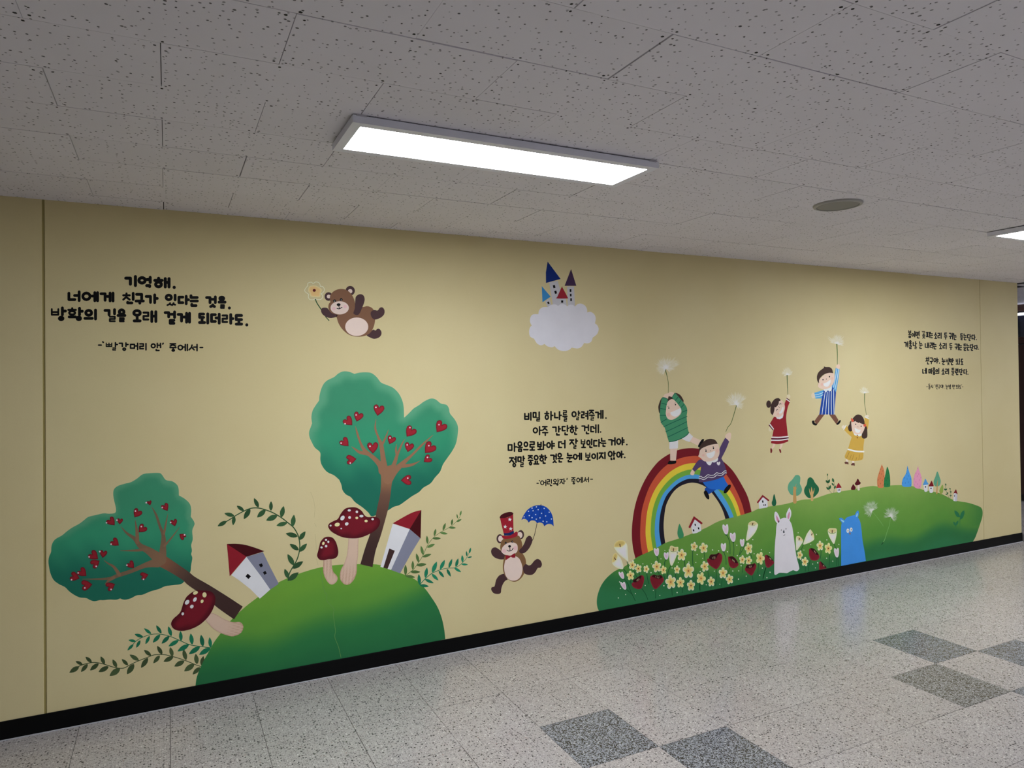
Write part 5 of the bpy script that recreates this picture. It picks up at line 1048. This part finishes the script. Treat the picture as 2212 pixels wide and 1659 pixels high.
quotation('black brush-lettered Korean quotation in four lines, middle of the mural above the striding bear', 1225, 1000, [
 ((C2, D2), ['ㅂ 518,208,655,392 ㅣ 675,185,718,415|ㅁ 742,185,848,340 ㅣ 897,168,938,330 ㄹ 835,322,945,442|ㅎ 1052,155,1188,395 ㅏ 1212,155,1298,412|ㄴ 1312,195,1430,352 ㅏ 1438,160,1522,400|ㄹ 1542,133,1658,268 ㅡ 1532,282,1670,315 ㄹ 1565,322,1662,445', 'ㅇ 176,162,314,325 ㅏ 348,145,418,292 ㄹ 295,298,384,408|ㄹ 430,165,528,352 ㅕ 538,145,628,392|ㅈ 638,125,778,242 ㅜ 640,252,797,302 ㄹ 678,302,778,418|ㄱ 800,175,905,355 ㅔ 893,130,1028,367|. 1070,322,1116,368'], 37),
 ((C2, D2), ['ㅇ 745,590,888,753 ㅏ 908,555,998,800|ㅈ 992,555,1142,687 ㅜ 993,712,1160,822|ㄱ 1260,570,1382,722 ㅏ 1418,546,1497,730 ㄴ 1366,736,1467,810|ㄷ 1513,552,1622,697 ㅏ 1648,530,1720,712 ㄴ 1586,723,1682,802', 'ㅎ 123,528,255,747 ㅏ 273,538,354,702 ㄴ 248,713,330,792|ㄱ 438,540,547,697 ㅓ 535,513,645,692 ㄴ 558,700,650,777|ㄷ 675,557,778,724 ㅔ 743,510,908,747|. 930,690,972,740'], 36),
 ((C2, D2), ['ㅁ 80,1038,210,1217 ㅏ 243,993,342,1244|ㅇ 343,960,468,1102 ㅡ 333,1102,484,1142 ㅁ 356,1150,464,1244|ㅇ 503,966,627,1117 ㅡ 492,1165,637,1202|ㄹ 658,958,802,1132 ㅗ 658,1120,807,1212|ㅂ 863,973,985,1120 ㅗ 870,1110,1012,1197 ㅏ 1010,946,1097,1192|ㅇ 1103,983,1232,1142 ㅑ 1238,938,1337,1180|ㄷ 1418,960,1527,1142 ㅓ 1497,923,1618,1152', 'ㅈ 118,910,252,1052 ㅏ 278,886,352,1032 ㄹ 223,1045,312,1167|ㅂ 418,903,550,1047 ㅗ 433,1035,562,1142|ㅇ 568,923,683,1072 ㅣ 693,888,733,1067 ㄴ 648,1068,737,1142|ㄷ 753,928,867,1102 ㅏ 888,896,967,1117|ㄴ 958,866,1087,974 ㅡ 958,995,1104,1032 ㄴ 998,1038,1082,1112|ㄱ 1148,903,1267,1077 ㅓ 1255,850,1350,1077|ㅇ 1363,883,1502,1057 ㅑ 1508,848,1590,1072|. 1625,1025,1670,1075'], 37),
 ((C2, D2), ['ㅈ 116,1383,257,1537 ㅓ 246,1353,320,1540 ㅇ 206,1533,304,1652|ㅁ 338,1363,450,1510 ㅏ 478,1340,544,1500 ㄹ 410,1513,510,1650|ㅈ 613,1328,750,1432 ㅜ 613,1448,767,1510 ㅇ 643,1495,732,1602|ㅇ 770,1323,902,1467 ㅛ 760,1475,922,1582|ㅎ 910,1298,1052,1502 ㅏ 1058,1320,1132,1477 ㄴ 1008,1488,1092,1562|ㄱ 1206,1313,1327,1467 ㅓ 1305,1283,1387,1452 ㅅ 1270,1455,1387,1540|ㅇ 1403,1266,1522,1397 ㅡ 1398,1400,1560,1442 ㄴ 1430,1450,1527,1527', 'ㄴ 60,1263,197,1357 ㅜ 43,1380,214,1452 ㄴ 75,1448,194,1522|ㅇ 213,1293,342,1452 ㅔ 330,1263,458,1460|ㅂ 540,1256,682,1400 ㅗ 548,1388,690,1480|ㅇ 700,1283,832,1434 ㅣ 843,1256,887,1457|ㅈ 898,1256,1037,1432 ㅣ 1046,1238,1085,1440|ㅇ 1140,1218,1272,1382 ㅏ 1283,1210,1352,1372 ㄴ 1213,1388,1267,1460 ㅎ 1268,1372,1342,1460|ㅇ 1363,1233,1487,1397 ㅏ 1488,1208,1572,1414|. 1570,1368,1614,1414'], 37),
 ((1140, 1010, 13.825), "- 260,452,330,488|` 330,374,366,412|ㅇ 370,383,492,527 ㅓ 483,363,554,550|ㄹ 568,346,663,502 ㅣ 691,346,722,482 ㄴ 663,495,730,553|ㅇ 760,336,867,440 ㅗ 748,430,890,497 ㅏ 888,323,947,482 ㅇ 855,473,917,542|ㅈ 943,343,1062,492 ㅏ 1068,318,1134,502|' 1156,310,1190,370|ㅈ 1298,288,1427,382 ㅜ 1301,390,1427,440 ㅇ 1338,435,1412,502|ㅇ 1450,303,1562,442 ㅔ 1550,278,1645,457|ㅅ 1660,288,1767,427 ㅓ 1737,278,1827,442|- 1862,330,1948,365", 27)])
E3 = (1940, 690, 9.758)
quotation('black brush-lettered Korean poem in small letters, upper right near the wall joint', 2035, 820, [
 (E3, 'ㅂ 213,226,277,292 ㅗ 213,285,277,327 ㅁ 220,340,272,390|ㅇ 280,288,337,362 ㅣ 340,243,362,377|ㅁ 366,260,417,347 ㅕ 405,243,452,357 ㄴ 398,358,452,402|ㄲ 495,243,570,302 ㅗ 506,295,577,342 ㅊ 508,343,574,410|ㅍ 586,263,644,374 ㅣ 648,260,670,392|ㄴ 670,260,732,312 ㅡ 670,326,737,348 ㄴ 678,353,732,397|ㅅ 760,273,820,347 ㅗ 763,340,822,410|ㄹ 830,283,887,397 ㅣ 896,276,918,410|ㄷ 973,278,1032,342 ㅜ 966,358,1037,427|ㄱ 1070,283,1127,347 ㅜ 1068,348,1137,414 ㅣ 1138,283,1160,422|ㄴ 1163,288,1227,347 ㅡ 1163,358,1234,382 ㄴ 1173,388,1227,437|ㄷ 1310,293,1364,347 ㅡ 1303,358,1374,380 ㄷ 1318,388,1364,440|ㄴ 1380,296,1442,352 ㅡ 1378,366,1444,388 ㄴ 1388,393,1442,442|ㄷ 1453,313,1502,397 ㅏ 1506,308,1542,412 ㄴ 1486,403,1527,452|ㄷ 1546,323,1594,417 ㅏ 1598,316,1634,440|. 1638,415,1660,440', 20),
 (E3, 'ㄱ 123,476,177,582 ㅕ 168,458,214,592|ㅇ 233,438,282,502 ㅜ 226,503,292,545 ㄹ 233,545,287,624|ㄴ 308,478,357,562 ㅏ 358,458,400,572 ㄹ 343,568,397,627|ㄴ 443,458,507,517 ㅜ 436,530,520,572 ㄴ 448,568,502,620|ㄴ 563,498,610,597 ㅐ 608,486,654,607|ㄹ 666,488,720,597 ㅣ 723,483,744,617|ㄴ 746,488,807,542 ㅡ 743,558,812,580 ㄴ 753,583,805,632|ㅅ 863,488,922,562 ㅗ 866,560,927,627|ㄹ 936,498,994,612 ㅣ 1003,493,1024,630|ㄷ 1083,498,1142,562 ㅜ 1076,574,1147,647|ㄱ 1190,510,1252,572 ㅜ 1190,573,1260,634 ㅣ 1260,508,1280,652|ㄴ 1280,513,1344,567 ㅡ 1280,582,1347,604 ㄴ 1288,603,1342,652|ㄷ 1380,510,1434,562 ㅡ 1373,576,1442,598 ㄷ 1383,606,1434,662|ㄴ 1443,513,1502,567 ㅡ 1440,582,1507,604 ㄴ 1450,603,1502,657|ㄷ 1510,528,1557,607 ㅏ 1560,518,1597,627 ㄴ 1533,613,1582,662|ㄷ 1603,543,1647,627 ㅏ 1650,533,1687,642|. 1683,613,1703,640', 20),
 (E3, 'ㅊ 578,793,637,892 ㅣ 635,788,655,882 ㄴ 610,898,657,950|ㄱ 668,803,730,872 ㅜ 663,876,737,944|ㅇ 743,813,807,902 ㅑ 810,803,854,930|. 862,905,880,938|ㄴ 923,806,987,867 ㅜ 916,876,997,915 ㄴ 933,913,982,960|ㅂ 1003,828,1057,902 ㅣ 1063,806,1084,897 ㅊ 1033,898,1084,967|ㅁ 1086,828,1132,907 ㅏ 1138,813,1180,912 ㄴ 1113,913,1162,964|ㅂ 1213,828,1264,902 ㅗ 1213,895,1282,952 ㅏ 1280,818,1310,957|ㄷ 1323,828,1370,902 ㅗ 1316,895,1377,960', 20),
 (E3, 'ㄴ 510,1043,557,1142 ㅔ 553,1023,607,1147|ㅁ 638,1043,687,1137 ㅏ 693,1028,730,1152|ㅇ 730,1008,780,1072 ㅡ 723,1076,787,1097 ㅁ 733,1103,780,1167|ㅇ 788,1046,842,1117 ㅡ 783,1127,847,1149 ㅣ 846,1023,868,1150|ㅅ 916,1033,977,1102 ㅗ 916,1100,982,1164|ㄹ 988,1038,1047,1147 ㅣ 1053,1033,1074,1162|ㄷ 1128,1020,1182,1067 ㅡ 1118,1080,1187,1102 ㄹ 1128,1108,1182,1182|ㄹ 1196,1038,1247,1132 ㅣ 1250,1033,1270,1127 ㄴ 1223,1133,1270,1174|ㄷ 1283,1048,1327,1122 ㅏ 1330,1033,1364,1132 ㄴ 1308,1133,1352,1174|ㄷ 1376,1053,1422,1142 ㅏ 1428,1043,1462,1167|. 1462,1143,1481,1168', 20),
 (E3, "- 593,1408,627,1428|ㄷ 640,1358,677,1397 ㅗ 633,1390,687,1422 ㅇ 640,1426,677,1477|ㅅ 686,1378,724,1442 ㅣ 726,1376,740,1452|` 762,1372,777,1390|ㅊ 783,1366,822,1432 ㅣ 821,1366,835,1432 ㄴ 806,1438,837,1472|ㄱ 843,1376,884,1417 ㅜ 840,1420,890,1467|ㅇ 893,1376,937,1440 ㅑ 936,1370,962,1454|. 966,1448,978,1470|ㄴ 1003,1368,1047,1407 ㅜ 1000,1412,1054,1442 ㄴ 1010,1440,1047,1472|ㅂ 1060,1378,1097,1427 ㅣ 1098,1368,1112,1427 ㅊ 1078,1428,1114,1472|ㅁ 1138,1378,1172,1427 ㅏ 1176,1373,1207,1432 ㄴ 1156,1433,1192,1470|ㅂ 1220,1378,1254,1422 ㅗ 1216,1418,1264,1457 ㅏ 1266,1370,1288,1457|ㄷ 1290,1383,1327,1427 ㅗ 1286,1422,1330,1464|' 1335,1370,1348,1388|- 1346,1410,1374,1430", 11)])
# ---------------------------------------------------------------- hairline cracks in the wall paint
V(670, 1030, 6.381); CUR.update(lv=1)
X, Z = on_wall(690, 1150); cr_o = link('paint_crack', None, wb); cr_o.location = (X, D, Z); CUR.update(o=(X, D, Z), t=cr_o)
strokes('crack_line', [('5,210 40,300 65,430 55,560', 3), ('60,640 85,690', 3), ('65,790 80,900 85,1000', 3), ('85,1130 110,1220', 3)], (170, 160, 120), 0)
